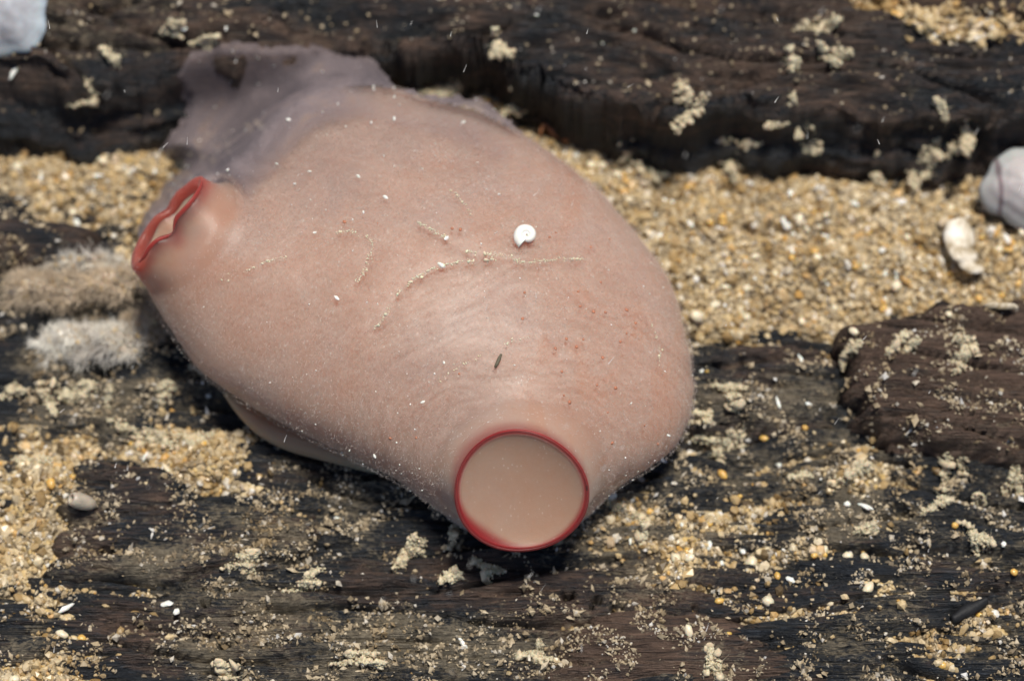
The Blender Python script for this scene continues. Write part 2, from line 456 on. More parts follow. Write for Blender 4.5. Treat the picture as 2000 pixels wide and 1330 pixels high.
CHUNKS = []
def chunk(name, label, pts, z, thick, prof, seed, slope, amp, charf, dustf, steep_back=True, cat='driftwood', edge_n=0.35):
    poly = wpoly(pts, z)
    lo = poly.min(0) - 1.5; hi = poly.max(0) + 1.5
    i0, i1 = np.searchsorted(GX, [lo[0], hi[0]]); j0, j1 = np.searchsorted(GY, [lo[1], hi[1]])
    x = X[i0:i1, j0:j1]; y = Y[i0:i1, j0:j1]
    d = poly_sd(poly, x, y) + edge_n * fbm(x * 0.5, y * 1.1, seed + 60, 3) + 0.25 * fbm(x * 0.3, y * 3.0, seed + 61, 3)
    e = np.clip(d / prof, 0, 1); e = np.sqrt(1 - (1 - e) ** 2)
    h = np.where(d > 0, z - thick + thick * e + grain_relief(x, y, seed, slope, amp) * (0.25 + 0.75 * e), z - thick + np.maximum(d, -1.2) * 2.5)
    A = np.full(X.shape, -50.0); A[i0:i1, j0:j1] = np.where(d > -0.15, h, -50)
    V = np.stack([x, y, h], -1).reshape(-1, 3)
    F = grid_faces(*x.shape)
    at = {'char_shade': charf(x, y).ravel(), 'dust': dustf(x, y).ravel()}
    V, F, at = cull(V, F, (d > -0.5).ravel(), at)
    # close the underside so it is a solid piece
    o = obj(name, V, F, M_WOOD, attrs=at)
    sm = o.modifiers.new('body', 'SOLIDIFY'); sm.thickness = 0.3 * MM; sm.offset = -1
    tag(o, label, cat)
    CHUNKS.append((o, A)); return o

# the long ridge of wood across the back
def log_height(x, y):
    cp = np.array([(-400, 110), (0, 118), (200, 128), (340, 122), (560, 118), (760, 128), (960, 170), (1100, 205), (1300, 215), (1500, 205), (1700, 218), (2000, 225), (2400, 230)], float)
    fp = np.array([(-400, 322), (0, 322), (200, 325), (340, 290), (560, 240), (760, 200), (960, 225), (1100, 300), (1300, 345), (1500, 352), (1700, 362), (2000, 378), (2400, 380)], float)
    c = ground_xy(cp[:, 0], cp[:, 1], 4.2); f = ground_xy(fp[:, 0], fp[:, 1], -0.4)
    yc = np.interp(x, c[:, 0], c[:, 1]) + 0.7 * fbm(x * 0.35, x * 0 + 3.1, 31, 4) ; yf = np.interp(x, f[:, 0], f[:, 1]) + 0.5 * fbm(x * 0.5, x * 0 + 8.1, 32, 4)
    yc = np.maximum(yc, yf + 0.8)
    t = (y - yf) / (yc - yf)
    tt = np.clip(t, 0, 1)
    lump = fbm(x * 0.25, y * 0.5, 33, 4)
    z = -1.2 + 5.4 * (1 - (1 - tt) ** 1.6) + 0.9 * lump * np.sin(np.clip(t, 0, 1) * math.pi * 0.8)
    back = np.maximum(y - yc, 0)
    z = z + 0.07 * back - 0.0025 * back ** 2 * (back < 14) - np.where(back >= 14, 0.0025 * 196, 0)
    am = 0.35 + 0.75 * sstep(0.4, 1.1, t)
    z = z + grain_relief(x, y, 51, -0.055, 1.25) * am
    # stepped overhanging ledge under the crest
    z = z - 1.1 * np.exp(-((t - 0.55 + 0.2 * noise2(x * 0.18, x * 0, 35)) / 0.16) ** 2)
    # the second gully far back at the right, filled with sand
    g = ground_xy(np.array([1640, 1720, 1790, 1900, 2050]), np.array([-30, 8, 50, 62, 60]), 4.6)
    yg = np.interp(x, g[:, 0], g[:, 1]); gd = np.abs(y - yg)
    act = sstep(g[0, 0] - 2, g[1, 0], x)
    z = z - act * 1.2 * np.exp(-(gd / 0.9) ** 2) + act * 1.6 * sstep(0.6, 3.0, y - yg)
    return np.where(t < -0.4, -8.0, np.where(t < 0, -1.2 + 6 * t, z)), t
ym = ground_xy(1000, 420, 0)[1]
jL = np.searchsorted(GY, ym)
xl = X[:, jL:]; yl = Y[:, jL:]
hl, tl = log_height(xl, yl)
A = np.full(X.shape, -50.0); A[:, jL:] = np.where(tl > -0.2, hl, -50)
at = {'char_shade': (0.52 + 0.35 * fbm(xl * 0.12, yl * 0.3, 91, 3) + 0.35 * sstep(1.0, 0.5, tl)).ravel(), 'dust': (0.05 + 0.25 * sstep(0.4, 0.0, tl) + 0.45 * sstep(-8, -22, xl) * sstep(0.9, 1.3, tl)).ravel()}  # steep face blacker: charred wood plus the face's shade painted into the colour
fm = sstep(0.02, 0.25, tl) * sstep(1.35, 0.85, tl)
yl2 = yl - fm * (0.30 * ridged((xl + 2 * noise2(xl * .15, tl, 37)) * 0.08, tl * 2.6 + 0.03 * xl, 38, 2) + 0.10 * ridged(xl * 0.18, tl * 6.0 + 0.1 * xl, 39, 1))
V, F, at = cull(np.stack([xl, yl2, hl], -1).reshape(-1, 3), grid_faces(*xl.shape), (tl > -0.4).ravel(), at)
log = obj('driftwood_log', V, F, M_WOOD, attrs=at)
tag(log, 'long dark brown ridge of grooved waterlogged wood rising behind the pink sea squirt', 'driftwood')
CHUNKS.append((log, A))

zero = lambda k: (lambda x, y: np.full(x.shape, float(k)) + 0.35 * fbm(x * 0.2, y * 0.4, 5, 3))
chunk('driftwood_splinter', 'brown broken end of a wood splinter lying on the sand below the pale mauve shell',
      [(1625, 640), (1680, 615), (1790, 600), (1850, 578), (2150, 590), (2150, 960), (2000, 895), (1860, 878), (1700, 845), (1655, 815), (1690, 795), (1640, 760), (1655, 720), (1640, 690)],
      2.1, 2.9, 0.9, 201, -0.10, 0.8, zero(-0.3), zero(-0.1))
chunk('driftwood_chip', 'narrow charred strip of wood bridging the sea squirt and the broken splinter end',
      [(1300, 690), (1370, 668), (1470, 660), (1560, 668), (1640, 690), (1660, 760), (1640, 830), (1500, 845), (1380, 850), (1300, 850)],
      0.9, 2.0, 1.2, 231, -0.04, 0.8, zero(0.45), zero(0.35))
chunk('driftwood_chunk', 'rounded dark wood lump beside the red lipped side siphon, sand behind it',
      [(-120, 330), (0, 345), (60, 385), (110, 412), (170, 420), (205, 455), (195, 490), (120, 505), (40, 520), (-120, 525)],
      2.0, 2.8, 1.8, 261, 0.02, 0.5, zero(0.35), zero(0.05))
chunk('driftwood_plate', 'flat blackened plate of wood with a square end among pale silt and sand',
      [(130, 905), (190, 885), (300, 905), (420, 960), (520, 985), (640, 1000), (620, 1060), (560, 1130), (430, 1150), (300, 1135), (180, 1140), (95, 1130), (85, 1085), (115, 1040), (110, 990), (140, 950)],
      0.75, 1.6, 0.8, 291, 0.03, 0.65, zero(0.75), zero(0.40))
chunk('driftwood_slab', 'smooth brown slab of wood half buried in sand below the striped dark wood',
      [(1100, 1220), (1230, 1160), (1330, 1160), (1440, 1190), (1480, 1230), (1560, 1265), (1640, 1300), (1680, 1420), (1000, 1420)],
      0.7, 1.5, 1.3, 321, -0.15, 0.5, zero(-0.1), zero(0.1))

# sand: where it lies and how high
SANDS = [
    ([(760, 120), (900, 150), (970, 195), (1040, 240), (1110, 290), (1190, 310), (1300, 345), (1480, 365), (1700, 378), (1850, 390), (2100, 420), (2100, 600), (1900, 595), (1700, 605), (1600, 632), (1500, 650), (1380, 668), (1250, 650), (1200, 500), (1050, 350), (850, 220), (740, 170)], 0.3, 0.30),
    ([(-100, 330), (60, 335), (210, 352), (330, 345), (420, 400), (420, 520), (280, 530), (230, 500), (190, 430), (100, 385), (0, 340), (-100, 340)], 0.3, 0.30),
    ([(-100, 885), (60, 880), (140, 885), (135, 960), (105, 1050), (85, 1130), (130, 1185), (255, 1190), (230, 1225), (120, 1215), (0, 1230), (-100, 1230)], 0.15, 0.2),
    ([(-100, 1250), (90, 1240), (190, 1290), (240, 1420), (-100, 1420)], 0.2, 0.25),
    ([(325, 915), (400, 890), (480, 915), (535, 965), (500, 990), (400, 965), (330, 945)], 0.5, 0.3),
    ([(1180, 1000), (1290, 960), (1330, 930), (1430, 965), (1560, 985), (1500, 1050), (1400, 1080), (1300, 1060), (1200, 1050)], -0.02, 0.18),
    ([(1260, 1130), (1380, 1080), (1560, 1060), (1760, 1080), (2100, 1090), (2100, 1420), (1680, 1420), (1650, 1310), (1560, 1270), (1470, 1215), (1400, 1180), (1290, 1170)], 0.10, 0.16),
    ([(1620, 890), (1720, 870), (1740, 900), (1680, 960), (1600, 970)], 0.1, 0.2),
    ([(640, 1270), (800, 1250), (1000, 1290), (1200, 1290), (1250, 1420), (500, 1420)], -0.5, 0.1),
]
sand = np.full(X.shape, -9.0)
for pts, lv, sl in SANDS:
    d = poly_sd(wpoly(pts, 0.2), X, Y)
    sand = np.maximum(sand, lv + np.where(d > 0, sl * np.minimum(d, 2.0), 0.45 * np.maximum(d, -20)))
sand = sand + 0.75 * fbm(X * 0.32, Y * 0.45, 401, 4) + 0.26 * fbm(X * 1.3, Y * 1.5, 402, 3)

bx = lambda px, py: ground_xy(px, py, 0)
def blob_field(spots):
    s = np.zeros(X.shape)
    for px, py, rx, ry, a in spots:
        c = bx(px, py); s += a * np.exp(-((X - c[0]) / (rx * PXMM)) ** 2 - ((Y - c[1]) / (ry * PXMM)) ** 2)
    return s
char_shade = 1.15 + 0.35 * fbm(X * 0.11, Y * 0.25, 92, 3) + blob_field([(900, 1110, 200, 80, -0.8), (1180, 1180, 230, 80, -0.9), (350, 1250, 230, 60, -0.85), (700, 1250, 200, 70, 0.5), (450, 820, 260, 120, 0.5), (1600, 930, 300, 80, 0.5), (1850, 1000, 200, 80, 0.2), (150, 850, 200, 80, 0.4)])
dust = 0.32 + 0.46 * fbm(X * 0.13, Y * 0.2, 93, 3) + blob_field([(600, 1220, 260, 70, 0.35), (500, 1080, 250, 60, 0.35), (200, 780, 200, 80, 0.3), (1300, 1080, 260, 120, 0.35), (1650, 1050, 300, 90, 0.25), (950, 1270, 300, 50, 0.35), (1030, 1130, 250, 80, -0.45), (350, 1260, 240, 50, -0.1), (480, 830, 200, 80, -0.35)])

V = np.stack([X, Y, wood], -1).reshape(-1, 3)
ground = obj('ground', V, grid_faces(*X.shape), M_WOOD, origin=(0, 0, 0), attrs={'char_shade': char_shade.ravel(), 'dust': dust.ravel()})
tag(ground, 'grooved black and brown waterlogged wood surface under everything', 'wood', kind='structure')
TOPW = wood.copy()
for o, A in CHUNKS: TOPW = np.maximum(TOPW, A)
V = np.stack([X, Y, sand], -1).reshape(-1, 3)
near = (sand > TOPW - 1.2) & (X > -60) & (X < 60) & (Y > -60) & (Y < 60)
V, F, _ = cull(V, grid_faces(*X.shape), near.ravel(), {})
sb = obj('sand', V, F, M_SAND, origin=(0, 0, 0)); tag(sb, 'coarse golden shell sand lying in the hollows of the wood', 'sand', kind='structure')
TOP = np.maximum(TOPW, sand)
top = lambda x, y: sample(TOP, np.asarray(x, float), np.asarray(y, float))
def on_top(px, py, z0=0.0):
    """point of the finished surface seen at a pixel"""
    px = np.asarray(px, float); py = np.asarray(py, float); z = np.zeros_like(px) + 8.0
    for _ in range(200):                       # march down the line of sight until it meets the surface
        xy = ground_xy1(px, py, z); h = top(xy[..., 0], xy[..., 1]); z = np.where(z > h, np.maximum(z - 0.08, h), z)
    xy = ground_xy1(px, py, z)
    return np.concatenate([xy, z[..., None]], -1)
def ground_xy1(px, py, z):
    # exact line-of-sight intersection with level z
    a = (px - 1000) * PXMM / D; b = (665 - py) * PXMM / D
    # point = cam + s*(a,b,-1) in camera axes; z = (b*s)*ST + (D-s)*CT
    s = (D * CT - z) / (CT - b * ST)
    u = a * s; v = b * s; w = D - s
    return np.stack([u, v * CT - w * ST], -1)

# ------------------------------------------------------------------ sea squirt
OUT = [(300, 470), (338, 402), (396, 358), (450, 334), (498, 282), (545, 225), (620, 180), (700, 165), (770, 172), (840, 196), (930, 215), (1000, 250), (1060, 288), (1120, 330), (1180, 384), (1230, 438), (1270, 490), (1305, 542), (1330, 602), (1342, 662), (1353, 720), (1355, 785), (1340, 842), (1308, 888), (1250, 925), (1180, 960), (1100, 1000), (1010, 1020), (930, 1010), (860, 985), (800, 952), (720, 906), (640, 872), (560, 832), (490, 795), (435, 755), (390, 708), (352, 655), (318, 608), (292, 565), (285, 520)]
WC = lambda v: 3.4 - 0.36 * v
def px_to_uv_body(pts):
    p = np.asarray(pts, float); w = np.zeros(len(p))
    for _ in range(8):
        u, v = uv_of(p[:, 0], p[:, 1], w); w = WC(v)
    return np.stack([u, v], -1)
bo = smooth_poly(px_to_uv_body(OUT), it=2)
HS = 0.2
pu = np.arange(-24, 14, HS); pv = np.arange(-14, 18, HS)
PU, PV = np.meshgrid(pu, pv, indexing='ij')
sd = poly_sd(bo, PU, PV); ins = sd > 0
phi = np.where(ins, sd, 0.0) * 3.0
for _ in range(1500):
    phi[1:-1, 1:-1] = np.where(ins[1:-1, 1:-1], 0.25 * (phi[2:, 1:-1] + phi[:-2, 1:-1] + phi[1:-1, 2:] + phi[1:-1, :-2] + HS * HS), 0)
pm = phi.max()
edge = (sd > 0.1) & (sd < 0.5); g0 = (phi[edge] / sd[edge]).mean()
phi = np.where(ins, phi, g0 * sd) / pm
def samp2(A, u, v):
    fu = np.clip((u - pu[0]) / HS, 0, len(pu) - 1.001); fv = np.clip((v - pv[0]) / HS, 0, len(pv) - 1.001)
    i = fu.astype(int); j = fv.astype(int); a = fu - i; b = fv - j
    return A[i, j] * (1 - a) * (1 - b) + A[i + 1, j] * a * (1 - b) + A[i, j + 1] * (1 - a) * b + A[i + 1, j + 1] * a * b
HF, HB = 5.8, 4.6
def norm(a): a = np.asarray(a, float); return a / np.linalg.norm(a)
# siphon frames in camera axes (u, v, w)
S1c = np.array([*uv_of(1018, 957, 9.8), 9.8]); S1n = norm((0.03, -0.30, 1.0)); S1r = 3.02
S2c = np.array([*uv_of(329, 434, 5.4), 5.4]); S2n = norm((-0.76, 0.60, 0.31)); S2r = 1.9
S2e = 0.33                                              # the side siphon is oval
def frame(n, ref):
    a = norm(np.cross(ref, n)); b = np.cross(n, a); return a, b
S1a, S1b = frame(S1n, (0, 1, 0)); S2a, S2b = frame(S2n, (0.6, 0.8, 0.0))
# lips: the rim curves of both siphons
def rim1(th): return S1r * (1 + 0.025 * np.cos(2 * th + 0.6) + 0.018 * np.cos(3 * th + 1.0) - 0.03 * np.sin(th)), 0.10 * np.sin(2 * th)
def rim2(th):
    sn = np.sin(th)
    fr = np.interp(sn, [-1, -.76, -.56, -.3, -.17, .06, .31, .54, .8, 1], [0, .30, .20, -.18, -.27, -.06, .13, .12, .05, 0])
    bk = np.interp(sn, [-1, -.7, -.48, -.29, -.07, .17, .36, .55, .72, 1], [0, .08, .14, .15, .05, -.15, -.2, -.1, 0, 0])
    k = 0.5 + 0.5 * np.tanh(4 * np.cos(th)); T = fr * k + bk * (1 - k)
    for _ in range(3): T = 0.25 * np.roll(T, 1) + 0.5 * T + 0.25 * np.roll(T, -1)
    return S2r * (1 - S2e * np.cos(2 * th)), T
hs = 0.125
gu = np.arange(-18.6, 10.2, hs); gv = np.arange(-11.6, 14.4, hs); gw = np.arange(-4.0, 13.6, hs)
U3, V3, W3 = np.meshgrid(gu.astype(np.float32), gv.astype(np.float32), gw.astype(np.float32), indexing='ij')
PH = samp2(phi, *np.meshgrid(gu, gv, indexing='ij')).astype(np.float32)[..., None]
wl = W3 - (3.4 - 0.36 * V3)
q = np.sqrt(np.maximum(1 - PH + (wl / np.where(wl > 0, HF, HB)) ** 2, 0)) - 1
gr = np.gradient(q, hs); gm = np.sqrt(gr[0] ** 2 + gr[1] ** 2 + gr[2] ** 2); del gr
Fb = q / np.maximum(gm, 0.045); del q, gm
TH = np.linspace(-math.pi, math.pi, 721)
def cone_sd(c, n, a, b, r0, r1, L, rimf):
    """solid flaring neck whose end follows the wavy rim; radius r1 at the rim, r0 a length L behind"""
    dx, dy, dz = U3 - c[0], V3 - c[1], W3 - c[2]
    t = dx * n[0] + dy * n[1] + dz * n[2]
    A_ = dx * a[0] + dy * a[1] + dz * a[2]; B_ = dx * b[0] + dy * b[1] + dz * b[2]
    th = np.arctan2(B_, A_); Rt, Tt = rimf(TH)
    k = np.interp(th, TH, Rt / r1).astype(np.float32); T = np.interp(th, TH, Tt).astype(np.float32)
    fade = np.clip(1 + t / 1.6, 0, 1)
    r = np.sqrt(A_ * A_ + B_ * B_) / (1 + (k - 1) * (0.35 + 0.65 * fade)); t = t - (T - 0.09) * fade
    s = np.clip(-t / L, -0.5, 1.3); rr = r1 - 0.03 + (r0 - r1) * np.clip(s, 0, 1.3) ** 1.6
    dr = (r - rr) * 0.9; dt = np.maximum(t, -t - L)
    return np.where((dr > 0) & (dt > 0), np.sqrt(dr * dr + dt * dt), np.maximum(dr, dt)), t, r
def smin(a, b, k):
    h = np.clip(0.5 + 0.5 * (b - a) / k, 0, 1); return b + (a - b) * h - k * h * (1 - h)
F1, t1, r1 = cone_sd(S1c, S1n, S1a, S1b, 4.6, S1r, 5.0, rim1)
F2, t2, r2 = cone_sd(S2c, S2n, S2a, S2b, 2.9, S2r, 5.2, rim2)
FF = smin(Fb, F1, 1.5); FF = smin(FF, F2, 2.7)
# hollow the siphons
FF = np.maximum(FF, -(np.sqrt((r1 / (S1r - 0.24)) ** 2 + ((t1 - 0.1) / 1.1) ** 2) - 1) * 1.0)
FF = np.maximum(FF, -(np.sqrt((r2 / (S2r - 0.24)) ** 2 + ((t2 - 0.1) / 1.5) ** 2) - 1) * 1.0)
del Fb, F1, F2, t1, r1, t2, r2, wl
def surface_nets(Fv, org, h):
    s = Fv < 0; nx, ny, nz = Fv.shape
    acc = np.zeros((nx - 1, ny - 1, nz - 1, 3), np.float32); cnt = np.zeros((nx - 1, ny - 1, nz - 1), np.float32)
    cs = [(a, b, c) for a in (0, 1) for b in (0, 1) for c in (0, 1)]
    sl = lambda o: (slice(o[0], nx - 1 + o[0]), slice(o[1], ny - 1 + o[1]), slice(o[2], nz - 1 + o[2]))
    for a in cs:
        for k in range(3):
            if a[k]: continue
            b = list(a); b[k] = 1
            fa, fb = Fv[sl(a)], Fv[sl(b)]; m = (fa < 0) != (fb < 0)
            idx = np.nonzero(m); t = fa[idx] / (fa[idx] - fb[idx])
            p = np.tile(np.array(a, np.float32), (len(t), 1)); p[:, k] = t
            acc[idx] += p; cnt[idx] += 1
    act = cnt > 0; ids = np.full(act.shape, -1, np.int64); idx = np.nonzero(act); ids[idx] = np.arange(len(idx[0]))
    Vv = (np.stack(idx, -1) + acc[idx] / cnt[idx][:, None]) * h + np.asarray(org)
    Fs = []
    for k in range(3):
        a, b = (k + 1) % 3, (k + 2) % 3
        lo = [slice(1, -1)] * 3; lo[k] = slice(0, -1); hi = list(lo); hi[k] = slice(1, None)
        # edges along k, interior in a and b
        e0 = s[tuple(lo)]; e1 = s[tuple(hi)]; m = e0 != e1; ii = np.stack(np.nonzero(m), -1)
        base = ii.copy(); base[:, a] += 1; base[:, b] += 1
        qd = []
        for da, db in ((-1, -1), (0, -1), (0, 0), (-1, 0)):
            c = base.copy(); c[:, a] += da; c[:, b] += db
            qd.append(ids[c[:, 0], c[:, 1], c[:, 2]])
        qd = np.stack(qd, -1); fl = e0[tuple(ii.T)]
        qd[~fl] = qd[~fl][:, ::-1]
        Fs.append(qd)
    return Vv, np.vstack(Fs)
BV, BF = surface_nets(FF, (gu[0], gv[0], gw[0]), hs)
del FF, U3, V3, W3
def laplace(Vv, Fq, it):
    e = np.vstack([Fq[:, [0, 1]], Fq[:, [1, 2]], Fq[:, [2, 3]], Fq[:, [3, 0]]])
    deg = np.bincount(e.ravel(), minlength=len(Vv))[:, None]
    for _ in range(it):
        acc = np.zeros_like(Vv)
        for k in range(3):
            acc[:, k] = np.bincount(e[:, 0], Vv[e[:, 1], k], len(Vv)) + np.bincount(e[:, 1], Vv[e[:, 0], k], len(Vv))
        Vv = 0.4 * Vv + 0.6 * acc / np.maximum(deg, 1)
    return Vv
BV = laplace(BV, BF, 4)
def vnormals(Vv, Fq):
    n = np.cross(Vv[Fq[:, 2]] - Vv[Fq[:, 0]], Vv[Fq[:, 3]] - Vv[Fq[:, 1]])
    N = np.zeros_like(Vv)
    for c in range(4):
        for k in range(3): N[:, k] += np.bincount(Fq[:, c], n[:, k], len(Vv))
    return N / (np.linalg.norm(N, axis=1)[:, None] + 1e-12)
BN = vnormals(BV, BF)
if (BN[:, 2] * (BV[:, 2] - WC(BV[:, 1]))).mean() < 0: BF = BF[:, ::-1]; BN = -BN
# folds and wrinkles, in the image-plane coordinates of the body front
def zpx(pts): return [(650 + 0.35 * a, 430 + 0.35 * b) for a, b in pts]
L1 = zpx([(470, 10), (540, 50), (640, 110), (720, 160), (800, 190), (900, 190), (1000, 215), (1080, 240), (1200, 225), (1400, 215)])
L2 = zpx([(900, 220), (800, 235), (700, 230), (600, 255), (480, 305), (400, 370), (350, 430), (280, 555), (230, 610)])
L3 = zpx([(20, 70), (110, 60), (180, 90), (230, 130), (205, 210), (180, 280), (140, 345)])
L4 = zpx([(1770, 560), (1810, 660), (1825, 720), (1820, 810)])
L5 = zpx([(1130, 640), (960, 690), (770, 780), (620, 870), (560, 960)])
L6 = [(440, 545), (480, 530), (520, 510), (560, 500)]
L7 = [(880, 370), (905, 395), (920, 420)]
def front_uv(pts, w=9.5):
    p = np.asarray(pts, float); u, v = uv_of(p[:, 0], p[:, 1], w); return np.stack([u, v], -1)
def line_d(pts, u, v):
    p = front_uv(pts); d = np.full(u.shape, 1e9)
    for a, b in zip(p[:-1], p[1:]):
        e = b - a; t = np.clip(((u - a[0]) * e[0] + (v - a[1]) * e[1]) / (e @ e), 0, 1)
        d = np.minimum(d, np.hypot(u - a[0] - t * e[0], v - a[1] - t * e[1]))
    return d
frontm = sstep(-1.0, 1.5, BV[:, 2] - WC(BV[:, 1]))
dsp = 0.05 * fbm(BV[:, 0] * 0.22 + BV[:, 2] * 0.1, BV[:, 1] * 0.22 - BV[:, 2] * 0.13, 501, 3) + 0.012 * fbm(BV[:, 0] * 1.1, BV[:, 1] * 1.1 + BV[:, 2] * 0.8, 502, 3)
for Lx, a, wd in ((L1, 0.11, 0.28), (L2, 0.10, 0.28), (L3, 0.07, 0.26), (L4, 0.05, 0.2), (L5, 0.04, 0.25), (L6, .05, .25)):
    d = line_d(Lx, BV[:, 0], BV[:, 1]); dsp = dsp - frontm * 0.3 * a * np.exp(-(d / wd) ** 2) + frontm * a * 0.12 * np.exp(-((d - 0.9) / 0.5) ** 2)
rs = np.linalg.norm(BV - S1c, axis=1)
dsp += frontm * 0.005 * np.sin(rs * 6.0 + 2.2 * fbm(BV[:, 0] * 0.25, BV[:, 1] * 0.25, 503, 2)) * sstep(3.6, 5.5, rs) * sstep(12, 7.5, rs) * sstep(-6.5, -3.5, BV[:, 1])
dsp *= sstep(0.1, 1.2, np.abs(rs - S1r) + (rs < 3.8) * 0)
rs2 = np.linalg.norm(BV - S2c, axis=1)
dsp *= sstep(2.6, 3.8, rs2) * sstep(3.2, 4.2, rs)
SH = (sstep(3.1, 4.4, rs) * sstep(2.5, 3.6, rs2) * sstep(-0.6, 1.3, BV[:, 2] - WC(BV[:, 1])))[:, None]                # no outer layer at the lips
TV = BV + BN * (0.6 * dsp[:, None] + 0.16 * SH); BV = BV + BN * (dsp[:, None] - 0.16 * SH)
BN = vnormals(BV, BF)
def siphon_coords(P, c, n, a, b):
    d = P - c; return d @ n, np.arctan2(d @ b, d @ a), np.hypot(d @ a, d @ b)
# lips: the rim curves of both siphons
t1, th1, q1 = siphon_coords(BV, S1c, S1n, S1a, S1b); t2, th2, q2 = siphon_coords(BV, S2c, S2n, S2a, S2b)
nz = fbm(BV[:, 0] * 0.5, BV[:, 1] * 0.5 + BV[:, 2] * 0.3, 601, 3)
d1 = np.hypot(q1 - S1r, t1); d2 = np.hypot(q2 / (1 - S2e * np.cos(2 * th2)) - S2r, t2)
dz1 = np.maximum(0, -(t1 - np.interp(th1, TH, rim1(TH)[1]))) ; dz2 = np.maximum(0, -(t2 - np.interp(th2, TH, rim2(TH)[1])))
red = np.maximum(np.where(q1 < S1r + 1.0, 0.6 * sstep(0.75, 0.05, dz1), 0), np.where((q2 < S2r * 1.6) & (dz2 < 2), 0.8 * sstep(1.15, 0.05, dz2 + 0.15 * nz) ** 1.3, 0))
orange = 0.5 * sstep(5.5, 1.0, np.linalg.norm(BV - S2c, axis=1) + 1.2 * nz) + 0.32 * sstep(0.15, 0.6, nz) * sstep(-4, 4, BV[:, 0])
grey = np.clip(sstep(5.5, 11.5, BV[:, 1] - 0.22 * BV[:, 0] + 1.5 * nz) * 0.5 + 0.3 * sstep(2.0, -1.0, BV[:, 2] - WC(BV[:, 1])) * 0.4, 0, 1)
tan_ = 0.7 * sstep(-1.0, -3.5, BV[:, 2] - WC(BV[:, 1]) + 0.0 * nz)
BW = cam2world(BV[:, 0], BV[:, 1], BV[:, 2]); BNW = cam2world(BN[:, 0], BN[:, 1], BN[:, 2])
base_pt = BW[:, :].mean(0); base_pt[2] = 0
squirt = empty('sea_squirt', base_pt)
tag(squirt, 'plump translucent pink sea squirt with two red rimmed siphons lying on dark wood', 'sea squirt')
body = obj('body', BW, BF, M_TUNIC, squirt, attrs={'red': red, 'orange': orange, 'grey': grey, 'tan': tan_})

an_ = np.arctan2(TV[:, 1] - S1c[1], TV[:, 0] - S1c[0]); wob = 1.2 * fbm(TV[:, 0] * 0.2, TV[:, 1] * 0.2, 611, 2)
streak = fbm((rs + wob) * 2.6, an_ * 2.0, 612, 3, 0.75) * sstep(3.4, 5.0, rs) * sstep(15, 8, rs)
kf = (SH[:, 0] > 0.02) & (BV[:, 2] > WC(BV[:, 1]) - 2.5)
TWv, TF, tat = cull(cam2world(TV[:, 0], TV[:, 1], TV[:, 2]), BF, kf, {'streak': streak, 'thin': 1 - SH[:, 0], 'red': red})
mt = NT('outer_tunic'); vv_ = mt.coords()
f1 = mt.noise(mt.coords((1, 0.8, 0.9)), 8.0, 5, 0.8, 0.4); f2 = mt.noise(vv_, 0.45, 4, 0.6, 0.4)
al = mt.math('MULTIPLY', mt.math('SUBTRACT', f1, 0.36), 1.15); al = mt.math('ADD', al, mt.math('MULTIPLY', mt.math('SUBTRACT', f2, 0.5), 0.45))
al = mt.math('ADD', al, mt.math('MULTIPLY', mt.attr('streak'), 0.13)); al = mt.math('SUBTRACT', al, mt.attr('thin'))
cl_ = mt.n('ShaderNodeClamp'); mt.l(al, cl_.inputs[0]); cl_.inputs[1].default_value = 0.0; cl_.inputs[2].default_value = 0.5
mt.l(cl_.outputs[0], mt.b.inputs['Alpha']); mt.base((0.55, 0.40, 0.325)); mt.set(Roughness=0.4); mt.b.inputs['Specular IOR Level'].default_value = 0.2
to = obj('outer_tunic', TWv, TF, mt.m, squirt, attrs=tat); to['label'] = 'clear milky outer skin with fine pale flecks'
BV = TV; BW = cam2world(TV[:, 0], TV[:, 1], TV[:, 2])
